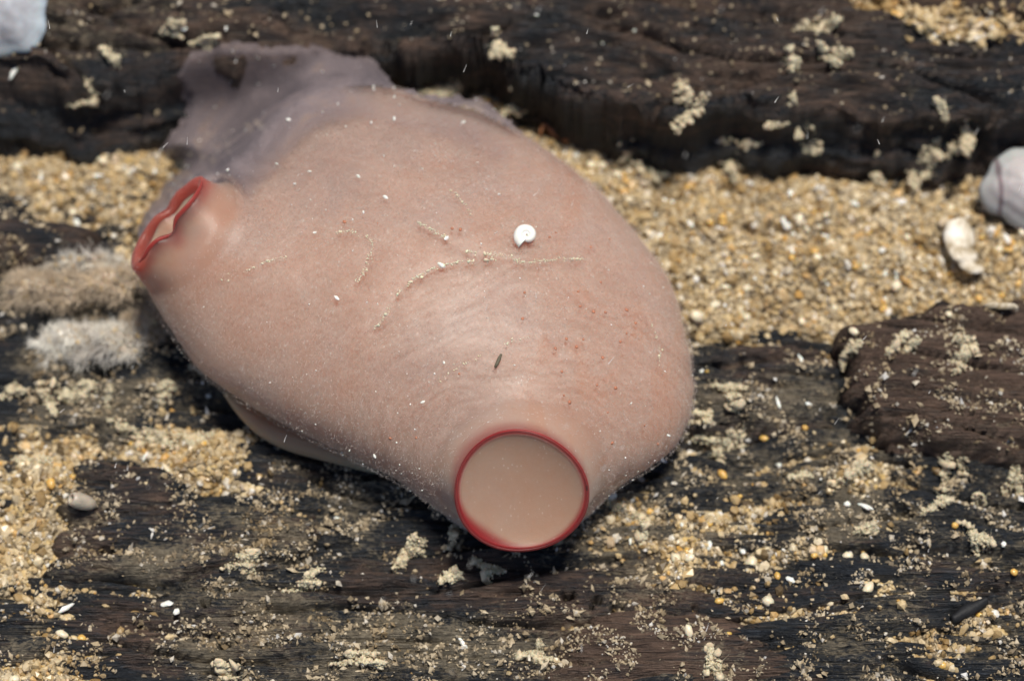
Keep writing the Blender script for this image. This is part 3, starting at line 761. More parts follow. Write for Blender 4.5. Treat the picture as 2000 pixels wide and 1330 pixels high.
def siphon(name, c, n, a, b, rimf, back, slope, bowl_r, bowl_d, redf, label, tanv, orv, cord, lipw=0.14):
    """funnel: outer wall up to the lip, over it and down into a smooth bowl"""
    N = 160; th = np.linspace(0, 2 * math.pi, N, endpoint=False)
    R, T = rimf(th)
    rings = []; red_a = []
    lip = []
    prof = []
    for s_, in_ in ((0.34, 0.13), (0.26, 0.07), (0.19, 0.03), (0.12, 0.008), (0.05, 0.0)):   # short outer skirt tucked into the neck
        prof.append((s_, -in_, 'o'))
    for k in np.linspace(0, math.pi, 9):                 # rounded lip, 0.28 mm thick
        prof.append((-0.05 * math.sin(k), -lipw * (1 - math.cos(k)), 'l'))
    for s_ in np.linspace(0.01, 1, 24):
        prof.append((s_, 0, 'i'))
    for p0, p1, kind in prof:
        if kind == 'i':
            rr = (R - 2 * lipw) * (1 - p0 ** 1.15); tt = T * (1 - p0) ** 1.5 - bowl_d * (1 - (1 - p0) ** 2.2)
        else:
            rr = R + p1; tt = T - p0
        x = np.full(N, -p0) if kind == 'o' else R - rr
        P = c + np.outer(tt, n) + (rr * np.cos(th))[:, None] * a + (rr * np.sin(th))[:, None] * b
        rings.append(P); red_a.append(redf(th, x))
    V = np.array(rings).reshape(-1, 3); k = len(rings)
    i = np.arange(k * N).reshape(k, N); F = np.stack([i[:-1], np.roll(i[:-1], -1, 1), np.roll(i[1:], -1, 1), i[1:]], -1).reshape(-1, 4)
    rd = np.array(red_a).ravel()
    kin = np.array([1.0 if p[2] == 'i' else 0.0 for p in prof])
    tn = np.repeat(kin * tanv, N)
    W = cam2world(V[:, 0], V[:, 1], V[:, 2])
    F = F[:, ::-1]
    o = obj(name, W, F, M_LIP, squirt, attrs={'red': rd, 'tan': tn, 'orange': np.repeat((1 - kin) * orv, N), 'grey': np.zeros(len(W))})
    o['label'] = label
    # the red cord along the lip itself
    P = c + np.outer(T + 0.03, n) + ((R - 0.10) * np.cos(th))[:, None] * a + ((R - 0.10) * np.sin(th))[:, None] * b
    P = np.vstack([P, P[:3]]); tv, tf = tube(cam2world(P[:, 0], P[:, 1], P[:, 2]), cord * (1 + 0.35 * np.sin(np.linspace(0, 17, len(P))) * np.sin(np.linspace(0, 5, len(P)))), 8, cap=False)
    r = obj('rim', tv, np.array(tf), M_LIP, o, attrs={'red': np.full(len(tv), 0.95), 'tan': np.zeros(len(tv)), 'orange': np.zeros(len(tv)), 'grey': np.zeros(len(tv))})
    r.parent = o
    return o
def red1(th, x):
    wid = 0.33 + 0.52 * np.exp(-((np.angle(np.exp(1j * (th - math.radians(232)))) / 0.55) ** 2)) + 0.16 * np.exp(-((np.angle(np.exp(1j * (th - math.radians(330)))) / 0.6) ** 2))
    return np.where(x >= 0, 1 - sstep(0.35 * wid, wid, x), 1 - 0.75 * sstep(0.0, 0.34, -x))
def red2(th, x):
    return np.where(x >= 0, 0.9 * (1 - sstep(0.05, 0.30, x)), 0.95 - 0.35 * sstep(0.0, 0.34, -x))
siphon('siphon', S1c, S1n, S1a, S1b, rim1, 1.1, -0.30, 2.6, 0.5, red1, 'round front siphon, wide open, with a thin red rim', 0.4, 0.0, 0.05)
siphon('siphon', S2c, S2n, S2a, S2b, rim2, 1.3, -0.28, 2.0, 0.9, red2, 'side siphon with wavy red lips, nearly closed', 0.2, 0.45, 0.022, 0.075)

# front surface lookup on the body (camera axes)
gridF = {}
cu = np.floor((BV[:, 0] + 20) / 0.2).astype(int); cv = np.floor((BV[:, 1] + 14) / 0.2).astype(int)
FR = np.full((160, 150), -99.0); FI = np.full((160, 150), -1)
order = np.argsort(BV[:, 2]); FR[cu[order], cv[order]] = BV[order, 2]; FI[cu[order], cv[order]] = order
def body_at(px, py):
    """body surface point and normal (world) seen at pixels"""
    px = np.asarray(px, float); py = np.asarray(py, float); w = np.full(px.shape, 8.0)
    for _ in range(8):
        u, v = uv_of(px, py, w); i = np.clip(((u + 20) / 0.2).astype(int), 0, 159); j = np.clip(((v + 14) / 0.2).astype(int), 0, 149)
        k = FI[i, j]; w = np.where(k >= 0, FR[i, j], w)
    u, v = uv_of(px, py, w); ok = k >= 0
    return cam2world(u, v, w), BNW[np.maximum(k, 0)], ok

# clear membrane by which it clings to the wood
SK = [(430, 545), (300, 500), (258, 425), (298, 395), (300, 335), (322, 285), (345, 262), (370, 205), (350, 182), (338, 130), (372, 98), (440, 80), (520, 92), (580, 84), (660, 100), (722, 108), (752, 160), (800, 186), (870, 190), (950, 200), (1000, 246), (1060, 300), (950, 420), (700, 460)]
gp, gq = np.meshgrid(np.arange(230, 1080, 5.0), np.arange(60, 560, 5.0), indexing='ij')
sk_d = poly_sd(smooth_poly(SK, it=2), gp, gq) + 9 * fbm(gp / 40, gq / 40, 701, 4)
P0 = on_top(gp, gq)
mw = P0[..., 1] * -ST + P0[..., 2] * CT
gw0 = mw.copy()
for _ in range(30):
    mb = mw.copy(); mb[1:-1, 1:-1] = 0.25 * (mw[2:, 1:-1] + mw[:-2, 1:-1] + mw[1:-1, 2:] + mw[1:-1, :-2]); mw = np.maximum(mb, mw * 0.15 + mb * 0.85)
mu, mv = uv_of(gp, gq, mw)
db = np.maximum(-poly_sd(np.asarray(OUT, float), gp, gq), 0)
bw_ = np.full(gp.shape, -20.0); wb = np.full(gp.shape, 6.0)
for _ in range(6):
    uu, vv = uv_of(gp, gq, wb); ii = np.clip(((uu + 20) / 0.2).astype(int), 0, 159); jj = np.clip(((vv + 14) / 0.2).astype(int), 0, 149)
    bw_ = np.where(FI[ii, jj] >= 0, FR[ii, jj], -20.0); wb = np.where(bw_ > -19, bw_, wb)
mw = mw + 0.6 + np.maximum(WC(mv) + 0.6 - mw, 0) * np.exp(-db / 45.0)
mw = np.maximum(mw, bw_ + 0.02) + 0.10 * fbm(gp / 60, gq / 60, 702, 3) * (db > 0)
for _ in range(40):
    mb = mw.copy(); mb[1:-1, 1:-1] = 0.25 * (mw[2:, 1:-1] + mw[:-2, 1:-1] + mw[1:-1, 2:] + mw[1:-1, :-2]); mw = np.maximum(mb, bw_ + 0.03)
mw = np.maximum(mw, gw0 + 0.3)
mw -= 0.5 * sstep(14, 0, sk_d)
ns2 = np.hypot(gp - 335, gq - 440); mw -= 3.5 * sstep(165, 105, ns2)
mu, mv = uv_of(gp, gq, mw)
di = poly_sd(np.asarray(OUT, float), gp, gq)
cover = 0.31 + 0.34 * np.exp(-db / 50.0) + 0.12 * sstep(520, 380, gp) * sstep(170, 260, gq) + 0.06 * sstep(30, 5, sk_d)
cover = cover * sstep(100, 0, di) - 0.6 * sstep(50, 110, di)
cover = np.where(di > 0, cover * sstep(10, 110, sk_d), cover)
near_s2 = np.hypot(gp - 345, gq - 445); pass
V, F, at = cull(cam2world(mu, mv, mw).reshape(-1, 3), grid_faces(*gp.shape), ((sk_d > 0) & (di < 150)).ravel(), {'cover': cover.ravel()})
memb = obj('base_membrane', V, F[:, ::-1], M_MEMB, squirt, attrs=at)
MV_ = V.copy(); memb['label'] = 'thin smoky grey membrane spreading over the wood'
# the fold tucked under the lower flank
fp = smooth_line([(440, 768), (480, 806), (520, 836), (565, 856), (620, 872), (680, 894), (740, 922)], 40)
u, v = uv_of(fp[:, 0], fp[:, 1], 2.5); w = WC(v) - 1.7; u, v = uv_of(fp[:, 0], fp[:, 1], w)
fv, ff = tube(cam2world(u, v, w), 0.62 * np.sin(np.linspace(0.12, 3.02, 40)) ** 0.8, 14)
ff = quads_to_tris(ff)
fo = obj('base_fold', fv, ff, M_TUNIC, squirt, attrs={'red': np.zeros(len(fv)), 'tan': np.full(len(fv), 0.75), 'orange': np.full(len(fv), 0.15), 'grey': np.zeros(len(fv))})
fo['label'] = 'yellowish fold under the lower flank'

# peach fuzz, silt lines, pigment spots
rng = np.random.default_rng(21)
ok = np.nonzero((BV[:, 2] > WC(BV[:, 1]) - 0.8) & (np.linalg.norm(BV - S1c, axis=1) > 3.4) & (np.linalg.norm(BV - S2c, axis=1) > 2.6))[0]
dens = 0.5 + 0.9 * fbm(BV[ok, 0] * 0.3, BV[ok, 1] * 0.3, 801, 3) + 0.5 * sstep(3, -6, BV[ok, 1])
ok = ok[rng.random(len(ok)) < np.clip(dens, 0.08, 1.2) / 1.2]
pick = rng.choice(ok, 6500, replace=False)
tang = rng.normal(size=(6500, 3)); dirs = BNW[pick] * 0.55 + tang * 0.5
hv, hf = hairs(BW[pick] - BNW[pick] * 0.02, dirs, rng.uniform(0.05, 0.17, 6500), rng.uniform(0.009, 0.019, 6500), rng)
M_FUZZ = simple('fuzz', (0.62, 0.54, 0.49), 0.7, 0.1, 0.1, 1.0)
pk2 = ok[(np.linalg.norm(BV[ok] - S1c, axis=1) < 17) & (BV[ok, 1] > -7)]; pk2 = rng.choice(pk2, 3600, replace=False)
td = np.cross(BNW[pk2], BW[pk2] - cam2world(*[np.array([c]) for c in S1c])[0]); td /= np.linalg.norm(td, axis=1)[:, None]
h2, f2 = hairs(BW[pk2] + BNW[pk2] * 0.01, td * rng.choice([-1, 1], (3600, 1)) + BNW[pk2] * 0.08 + rng.normal(0, .12, (3600, 3)), rng.uniform(0.05, 0.24, 3600), rng.uniform(0.009, 0.017, 3600), rng, 0.15)
hv, hf = merge([(hv, hf), (h2, f2)])
fz = obj('fuzz', hv, hf, M_FUZZ, squirt); fz['kind'] = 'stuff'
pick = rng.choice(ok, 230, replace=False)
sv, sf = blobs(BW[pick] + BNW[pick] * 0.01, np.exp(rng.normal(-3.75, 0.4, 230)), rng, 0.3, 0.35)
mk_ = MV_[rng.choice(len(MV_), 90, replace=False)] + AX_W * 0.04; s2_, f2_ = blobs(mk_, np.exp(rng.normal(-3.6, 0.4, 90)), rng, 0.3, 0.45)
sv, sf = merge([(sv, sf), (s2_, f2_)])
sp = obj('silt_specks', sv, sf, M_WHITE, squirt); sp['kind'] = 'stuff'
PP = []
for Lx, n, jit in ((L1, 330, 4.5), (L2, 260, 3.5), (L3, 130, 4.5), (L4, 40, 2.5), (L5, 60, 5), (L6, 60, 4), (L7, 40, 3)):
    p = smooth_line(Lx, n) + rng.normal(0, jit, (n, 2)) * rng.random((n, 1))
    PP.append(p[fbm(p[:, 0] / 25, p[:, 1] / 25, 805, 2) > -0.25])
PP = np.vstack(PP); bp, bn, bok = body_at(PP[:, 0], PP[:, 1])
bp, bn = bp[bok], bn[bok]
sv, sf = blobs(bp + bn * 0.02, np.exp(rng.normal(-3.65, 0.42, len(bp))), rng, 0.3, 0.4)
sl = obj('silt_lines', sv, sf, M_CREAM, squirt); sl['kind'] = 'stuff'; sl['label'] = 'pale silt caught in the creases'
DOTS = zpx([(1070, 405), (1370, 398), (1455, 510), (1522, 514), (1640, 500), (1690, 575), (1640, 632), (1605, 678), (1398, 665), (1304, 662), (1360, 707), (1243, 716), (1507, 767), (1278, 845), (1475, 920), (1578, 936), (1290, 977), (1322, 1015), (1535, 1073), (1740, 1145), (1815, 1250), (1495, 347), (1060, 550), (1545, 105), (665, 47), (712, 53), (320, 1218), (465, 1215), (705, 857), (1560, 1243), (1210, 95), (1245, 70), (1440, 150), (65, 10), (250, 18), (1380, 480)])
DOTS = np.array(DOTS); bp, bn, bok = body_at(DOTS[:, 0], DOTS[:, 1])
bv, bf = blobs(np.zeros((len(DOTS), 3)), 1.0 * np.ones(len(DOTS)), rng, 0.12, 0.1)
bv = bv.reshape(len(DOTS), -1, 3) * (0.09 * rng.uniform(0.6, 1.2, (len(DOTS), 1, 1)))
hgt = np.einsum('nmk,nk->nm', bv, bn)[..., None] * bn[:, None]
bv = bv - hgt * 0.75 + (bp + bn * 0.0)[:, None]
so = obj('pigment_spots', bv.reshape(-1, 3), bf, M_SPOT, squirt); so['kind'] = 'stuff'

# ------------------------------------------------------------------ sand grains and silt
rng = np.random.default_rng(33)
def scatter(n, keep):
    x = rng.uniform(-29, 29, n); y = rng.uniform(-21, 25, n)
    k = rng.random(n) < keep(x, y); return x[k], y[k]
gap = sand - TOPW
gapf = lambda x, y: sample(gap, x, y)
x, y = scatter(95000, lambda x, y: np.where(gapf(x, y) > 0, 0.62, 0.6 * np.exp(gapf(x, y) / 0.22)))
r = np.exp(rng.normal(math.log(0.088), 0.58, len(x))); r = np.minimum(r, 0.24); z = top(x, y) + r * rng.uniform(-0.2, 0.6, len(x))
gv_, gf_ = blobs(np.stack([x, y, z], -1), r, rng, 0.30, 0.28)
sg = obj('sand_grains', gv_, gf_, M_GRAIN, origin=(0, 0, 0), smooth=False)
tag(sg, 'loose golden and cream sand grains heaped in the hollows of the wood', 'sand', kind='stuff')
gl = ground_xy(np.array([1650, 1720, 1790, 1850, 1920, 2060]), np.array([-30, 10, 50, 60, 62, 62]), 4.6)
tt_ = rng.uniform(0, 5, 2600); kx = np.interp(tt_, range(6), gl[:, 0]) + rng.normal(0, .3, 2600); ky = np.interp(tt_, range(6), gl[:, 1]) + rng.normal(0, .38, 2600)
r = np.exp(rng.normal(math.log(0.11), 0.4, 2600))
gv_, gf_ = blobs(np.stack([kx, ky, top(kx, ky) + r * rng.uniform(0, 1.2, 2600)], -1), r, rng, 0.3, 0.3)
tag(obj('gully_sand', gv_, gf_, M_GRAIN, origin=(0, 0, 0), smooth=False), 'thin streak of pale sand in the far gully of the wood ridge', 'sand', kind='stuff')
dustg = lambda x, y: np.clip(0.06 + 0.9 * sample(dust, x, y), 0.02, 1)
logm = lambda x, y: sample((TOPW <= CHUNKS[0][1] + 0.01).astype(float), x, y)
def silt_keep(x, y):
    n = fbm(x * 0.55, y * 0.75, 901, 4)
    k = sstep(0.06, 0.42, n + 0.8 * (dustg(x, y) - 0.3)) * np.where(logm(x, y) > 0.5, 0.10, 0.85)
    return k + 0.025
x, y = scatter(190000, silt_keep)
r = np.minimum(np.exp(rng.normal(math.log(0.05), 0.5, len(x))), 0.12); z = top(x, y) + r * 0.35
gv_, gf_ = blobs(np.stack([x, y, z], -1), r, rng, 0.32, 0.4, OCT)
x, y = scatter(30000, lambda x, y: np.where(gapf(x, y) > -0.05, 0.8 * sstep(-0.1, 0.35, fbm(x * 0.4, y * 0.5, 911, 3)), 0))
r = np.exp(rng.normal(math.log(0.05), 0.4, len(x))); a_, b_ = blobs(np.stack([x, y, top(x, y) + 0.12 + r * 0.3], -1), r, rng, 0.32, 0.4, OCT)
gv_, gf_ = merge([(gv_, gf_), (a_, b_)])
sg = obj('silt', gv_, gf_, M_GRIT, origin=(0, 0, 0), smooth=False)
tag(sg, 'fine pale silt and shell dust mottling the dark wood', 'silt', kind='stuff')

# grains and chips that can be told apart
def stone_mesh(seed, base, rough, ax):
    rg = np.random.default_rng(seed); bv, bf = base
    v = bv * (1 + rg.uniform(-rough, rough, (len(bv), 1))) * np.asarray(ax); return v, bf
def stone_set(name, mat, label, group, cat, spots, shapes, rough, flat):
    meshes = []
    for k, ax in enumerate(shapes):
        v, f = stone_mesh(50 + k, (ICO2_V, ICO2_F), rough, ax); me = raw_mesh(name, v, f, not flat); me.materials.append(mat); meshes.append(me)
    for k, (px, py, d) in enumerate(spots):
        p = on_top(np.array([px]), np.array([py]))[0]; r_ = d * PXMM / 2
        o = bpy.data.objects.new(name, meshes[k % len(meshes)]); COL.objects.link(o)
        o.location = (p + np.array([0, 0, r_ * 0.35])) * MM; o.scale = (r_,) * 3
        o.rotation_euler = (random.uniform(-.4, .4), random.uniform(-.4, .4), random.uniform(0, 6.28))
        tag(o, label, cat, group)
def in_sand(n, lo, hi, seed):
    rg = np.random.default_rng(seed); out = []
    while len(out) < n:
        px, py = rg.uniform(0, 2000), rg.uniform(0, 1330); g = ground_xy(px, py, 0.3)
        if gapf(g[:1], g[1:2])[0] > 0.05 and poly_sd(np.asarray(OUT, float), np.array([px]), np.array([py]))[0] < -15: out.append((px, py, rg.uniform(lo, hi)))
    return out
stone_set('amber_grain', M_AMBER, 'rounded amber grain, darker than the cream sand around it', 'amber grains in the sand', 'sand grain',
          [(1412, 435, 19), (1411, 928, 20), (1445, 969, 12), (1345, 369, 20), (1116, 280, 18), (1590, 1085, 15), (1610, 1084, 12), (1518, 1125, 15), (1865, 1027, 14), (1423, 1238, 14), (1405, 1174, 16), (1380, 725, 10), (1455, 508, 15), (100, 945, 22), (160, 1248, 18), (1572, 836, 13), (1492, 857, 16), (1980, 1118, 16), (1840, 1300, 18), (700, 560, 1)][:-1] + in_sand(34, 10, 19, 4), [(1, .9, .8), (1.2, .8, .7), (.9, 1, .75)], 0.10, False)
stone_set('cream_grain', M_CREAM, 'large cream coloured grain standing proud of the finer sand', 'large cream grains in the sand', 'sand grain',
          [(1466, 1101, 28), (1695, 1150, 24), (1655, 1087, 20), (1688, 1088, 18), (1345, 1233, 20), (1500, 1175, 22), (1620, 480, 26), (1560, 430, 22), (1750, 560, 24), (1360, 620, 26), (1640, 760, 0)][:-1] + in_sand(44, 12, 22, 5), [(1.1, .9, .7), (1.3, .8, .6), (.9, 1.1, .8)], 0.12, False)
stone_set('shell_chip', M_WHITE, 'tiny bright white shell chip scattered over the sand and wood', 'white shell chips', 'shell chip',
          [(1535, 437, 24), (1612, 461, 18), (1305, 395, 20), (1234, 329, 15), (891, 186, 17), (1565, 706, 16), (1519, 907, 12), (1655, 985, 14), (1690, 990, 18), (1730, 534, 14), (1752, 532, 16), (1335, 1085, 14), (1543, 1132, 14), (1410, 1100, 12), (28, 142, 20), (150, 435, 18), (1960, 1063, 12), (905, 1258, 18), (325, 1180, 18), (345, 1195, 14), (130, 1188, 20), (660, 1012, 10), (1048, 30, 10), (1175, 84, 8), (1240, 60, 8), (360, 58, 12), (442, 55, 12), (1390, 322, 12), (1370, 725, 10), (1520, 788, 14), (1580, 790, 10), (1450, 322, 14), (735, 1300, 14), (680, 1270, 12), (1725, 585, 14), (190, 345, 16)] + in_sand(40, 7, 15, 6), [(1.4, .7, .45), (1, .8, .5), (1.7, .5, .4)], 0.18, True)

# ------------------------------------------------------------------ beige flocs of detritus
def floc(px, py, ln, ang, seed, label, group, branches=3):
    rg = np.random.default_rng(seed); c = on_top(np.array([px]), np.array([py]))[0]
    if group == GA: c = c + np.array([0, -0.35, 0.1])
    L = ln * PXMM; parts = []
    for b in range(branches):
        a = ang + rg.normal(0, 0.55) * (b > 0); n = int(14 + L * 12)
        st = np.array([rg.normal(0, .12), rg.normal(0, .12)]) * L if b else np.array([-math.cos(ang), -math.sin(ang)]) * L * 0.5
        pos = [st]; hd = a
        for _ in range(n):
            hd += rg.normal(0, 0.38); hd += (a - hd) * 0.25; pos.append(pos[-1] + np.array([math.cos(hd), math.sin(hd)]) * L / n * (1.0 if b == 0 else 0.6))
        pos = np.array(pos); m = 5
        q = np.repeat(pos, m, 0) + rg.normal(0, 0.03 + 0.03 * L, (len(pos) * m, 2))
        gx, gy = c[0] + q[:, 0], c[1] + q[:, 1]
        gz = top(gx, gy); lim = c[2] + 0.8
        zz = np.clip(gz, c[2] - 0.7, lim) + rg.uniform(0.0, 0.22, len(q)) + (0.35 if group == GA else 0.0)
        parts.append(blobs(np.stack([gx, gy, zz], -1), np.exp(rg.normal(math.log(0.052), 0.45, len(q))), rg, 0.35, 0.45))
    hp = np.stack([gx, gy, zz], -1)[rg.integers(0, len(gx), 16)]
    hv, hf = hairs(hp, rg.normal(0, 1, (16, 3)) + np.array([0, 0, .4]), rg.uniform(0.2, 0.6, 16), rg.uniform(0.03, 0.06, 16), rg, 0.6)
    parts.append((hv, np.vstack([hf[:, [0, 1, 2]], hf[:, [0, 2, 3]]])))
    V, F = merge(parts)
    o = obj('detritus_clump', V, F, M_FLOC, smooth=True)
    tag(o, label, 'detritus', group)
R_ = math.radians
GA, GB, GC, GD, GE = 'detritus on the wood ridge', 'detritus on the charred wood', 'detritus under the front siphon', 'detritus near the sponges', 'detritus on the splinter'
FL = [(1340, 205, 95, 65, GA, 'tall beige detritus tuft climbing the ridge face between snail shell and mauve shell'),
      (1520, 225, 48, 20, GA, 'curled beige detritus tuft forming an arch halfway along the ridge face'),
      (1560, 235, 45, -60, GA, 'curled beige detritus tuft forming an arch halfway along the ridge face'),
      (1590, 45, 80, 15, GA, 'netlike grey beige detritus mat on top of the ridge beside the sand streak'),
      (1545, 105, 45, -70, GA, 'thin curved detritus thread hanging from the netlike mat on the ridge'),
      (1620, 110, 60, -40, GA, 'branched detritus thread below the netlike mat on the ridge'),
      (1835, 205, 42, -60, GA, 'small forked detritus tuft high on the ridge face above the mauve shell'),
      (1890, 250, 55, -65, GA, 'ragged detritus tuft on the ridge face just behind the mauve shell'),
      (1430, 300, 100, -45, GA, 'long slanting detritus strand reaching from the ridge face to the sand'),
      (1800, 320, 80, 70, GA, 'pointed lacy detritus tuft at the ridge foot beside the mauve shell'),
      (1575, 275, 50, -20, GA, 'brownish detritus shred below the arch shaped tufts'),
      (1710, 330, 40, -80, GA, 'dim brown detritus shred at the shaded foot of the ridge'),
      (975, 75, 60, -75, GA, 'hooked detritus thread dangling on the ridge above the rust brown flake'),
      (1860, 290, 40, 40, GA, 'rounded detritus shred touching the mauve shell'),
      (165, 185, 55, 10, GA, 'lone beige detritus clump in the dark hollow under the blue white shell'),
      (215, 105, 40, -40, GA, 'short pale detritus thread above the dark hollow'),
      (1225, 300, 60, -30, GA, 'grey beige detritus scrap where ridge and sand meet near the snail shell'),
      (335, 45, 40, 10, GA, 'pale detritus crumbs on the ridge above the grey membrane'),
      (395, 75, 45, -10, GA, 'pale detritus crumbs on the ridge above the grey membrane'),
      (1000, 195, 55, 40, GA, 'loop shaped beige detritus tuft at the upper edge of the sea squirt'),
      (850, 160, 80, 12, GA, 'golden detritus heap lying along the top of the membrane'),
      (1280, 330, 40, -20, GA, 'small detritus scrap at the start of the sand band'),
      (1660, 920, 90, 35, GB, 'broad beige detritus drift in the shade beneath the splinter end'),
      (1560, 930, 40, 0, GB, 'small detritus scrap between the amber grain and the broad drift'),
      (1855, 930, 90, 75, GB, 'tall crooked detritus strand on charred wood below the splinter'),
      (1825, 985, 60, 35, GB, 'slanting foot of the crooked detritus strand'),
      (1970, 945, 45, 60, GB, 'one of two thin upright detritus threads side by side on charred wood'),
      (1990, 945, 45, -80, GB, 'one of two thin upright detritus threads side by side on charred wood'),
      (1905, 980, 25, 30, GB, 'short detritus bar beside the two upright threads'),
      (1900, 1040, 70, -50, GB, 'wide detritus drift above the black hollow blob'),
      (1385, 880, 70, -20, GB, 'beige detritus drift against the right flank of the sea squirt'),
      (1690, 1030, 40, 30, GB, 'hook shaped detritus scrap on the striped black wood'),
      (1360, 820, 50, 10, GB, 'detritus scrap on the charred strip touching the sea squirt'),
      (1420, 760, 60, -30, GB, 'slanting detritus tuft in the middle of the charred strip'),
      (1440, 860, 40, 0, GB, 'small detritus scrap at the lower edge of the charred strip'),
      (800, 1080, 55, 60, GC, 'upright curled detritus tuft on brown wood left of the siphon shadow'),
      (785, 1105, 35, 30, GC, 'short detritus stub at the foot of the curled tuft'),
      (950, 1105, 60, -25, GC, 'soft beige detritus clump in the shadow of the front siphon'),
      (885, 1045, 40, 70, GC, 'thin detritus thread hanging under the front siphon rim'),
      (1255, 1030, 50, 80, GC, 'thin upright detritus thread beside the front siphon'),
      (1200, 985, 35, -30, GC, 'pale detritus thread stuck to the skin beside the front siphon'),
      (880, 1130, 40, 20, GC, 'faint detritus shred at the edge of the siphon shadow'),
      (1035, 1280, 50, 0, GC, 'rounded beige detritus clump below the worm holes'),
      (470, 1100, 60, 20, GC, 'detritus drift on the edge of the blackened plate'),
      (440, 1300, 50, -30, GC, 'detritus clump on brown wood by a black worm hole'),
      (690, 1290, 70, 10, GC, 'wide mottled detritus drift on black wood below the plate'),
      (590, 1150, 60, 20, GC, 'detritus drift at the pointed end of the blackened plate'),
      (1390, 1290, 60, -70, GC, 'upright detritus clump on the smooth brown slab'),
      (130, 760, 110, 10, GD, 'wide beige detritus patch just below the whitish sponge lobe'),
      (95, 790, 60, -60, GD, 'trailing detritus strand below the wide patch'),
      (20, 770, 60, 20, GD, 'bright beige detritus patch on black wood left of the wide patch'),
      (215, 780, 30, 80, GD, 'small starlike detritus scrap right of the wide patch'),
      (320, 770, 40, 70, GD, 'upright detritus scrap on black wood near the body flank'),
      (270, 840, 110, -10, GD, 'long broken line of detritus across the black wood above the sand pocket'),
      (370, 860, 60, -10, GD, 'end clump of the long detritus line beside the body shadow'),
      (60, 900, 60, 0, GD, 'detritus patch at the top of the sand beside the blackened plate'),
      (390, 720, 30, 10, GD, 'tiny hooked detritus thread stuck to the lower flank'),
      (1870, 705, 65, 70, GE, 'large beige feathery detritus tuft on the brown splinter'),
      (1750, 680, 50, 40, GE, 'starlike grey detritus tuft on the brown splinter'),
      (1655, 690, 40, 70, GE, 'detritus scrap in the notch at the splinter end'),
      (1890, 660, 40, 0, GE, 'faint thread of detritus above the feathery tuft on the splinter')]
for k, (a, b, c, d, g, l) in enumerate(FL): floc(a, b, c, math.radians(d), 1000 + k, l, g, 3 if c > 45 else 2)

# ------------------------------------------------------------------ furry sponges on the left
sc0 = on_top(np.array([150.]), np.array([610.]))[0]
sponge = empty('furry_sponge', sc0); tag(sponge, 'irregular whitish furry sponge mass lying on black wood beneath the side siphon', 'sponge')
def sponge_lobe(px, py, rx, ry, hgt, seed, n, fur, core):
    rg = np.random.default_rng(seed); c = on_top(np.array([px]), np.array([py]))[0]; c[2] = min(c[2], 1.0)
    ax = np.array([rx * PXMM, ry * PXMM * 1.1, hgt])
    bump = lambda d: 0.8 * (1 + 0.45 * fbm(d[:, 0] * 1.6 + seed, d[:, 1] * 1.9 + d[:, 2] * 1.1, seed, 4))[:, None]
    obj('lobe', ICO3_V * bump(ICO3_V) * ax + c, ICO3_F, core, sponge)
    d = rg.normal(size=(n, 3)); d[:, 2] = np.abs(d[:, 2]) - 0.15; d /= np.linalg.norm(d, axis=1)[:, None]
    clump = fbm(d[:, 0] * 3 + seed, d[:, 1] * 3 + d[:, 2] * 2, seed + 9, 3); d = d[clump > -0.25]; clump = clump[clump > -0.25]; m = len(d)
    nn = d / ax; nn /= np.linalg.norm(nn, axis=1)[:, None]
    P = c + d * bump(d) * ax
    hv, hf = hairs(P, nn + rg.normal(0, .45, (m, 3)) + np.array([-.35, -.15, 0]), rg.uniform(0.15, 0.6, m) + 0.35 * np.maximum(clump, 0), rg.uniform(0.025, 0.055, m), rg, 0.5)
    f = obj('fur', hv, hf, fur, sponge); f['kind'] = 'stuff'
    k = rg.choice(m, 130, replace=False); sv, sf = blobs(P[k] + nn[k] * 0.1, np.exp(rg.normal(math.log(.06), .45, 130)), rg)
    f = obj('trapped_silt', sv, sf, M_GRAIN, sponge, smooth=False); f['kind'] = 'stuff'
M_FURT = simple('tan_fur', (0.66, 0.54, 0.40), 0.8, 0.1, 0.25, 0.8)
sponge_lobe(95, 572, 105, 34, 1.3, 71, 4200, M_FURT, M_FURBODY)
sponge_lobe(215, 560, 75, 28, 1.1, 74, 2600, M_FURT, M_FURBODY)
sponge_lobe(150, 674, 85, 34, 1.1, 72, 3800, M_FUR, M_FUR)
sponge_lobe(235, 668, 60, 36, 1.0, 75, 2600, M_FUR, M_FURBODY)
sponge_lobe(160, 520, 120, 13, 0.8, 73, 2600, M_FUR, M_FURBODY)
sponge_lobe(285, 640, 45, 40, 0.8, 76, 1500, M_FURT, M_FURBODY)

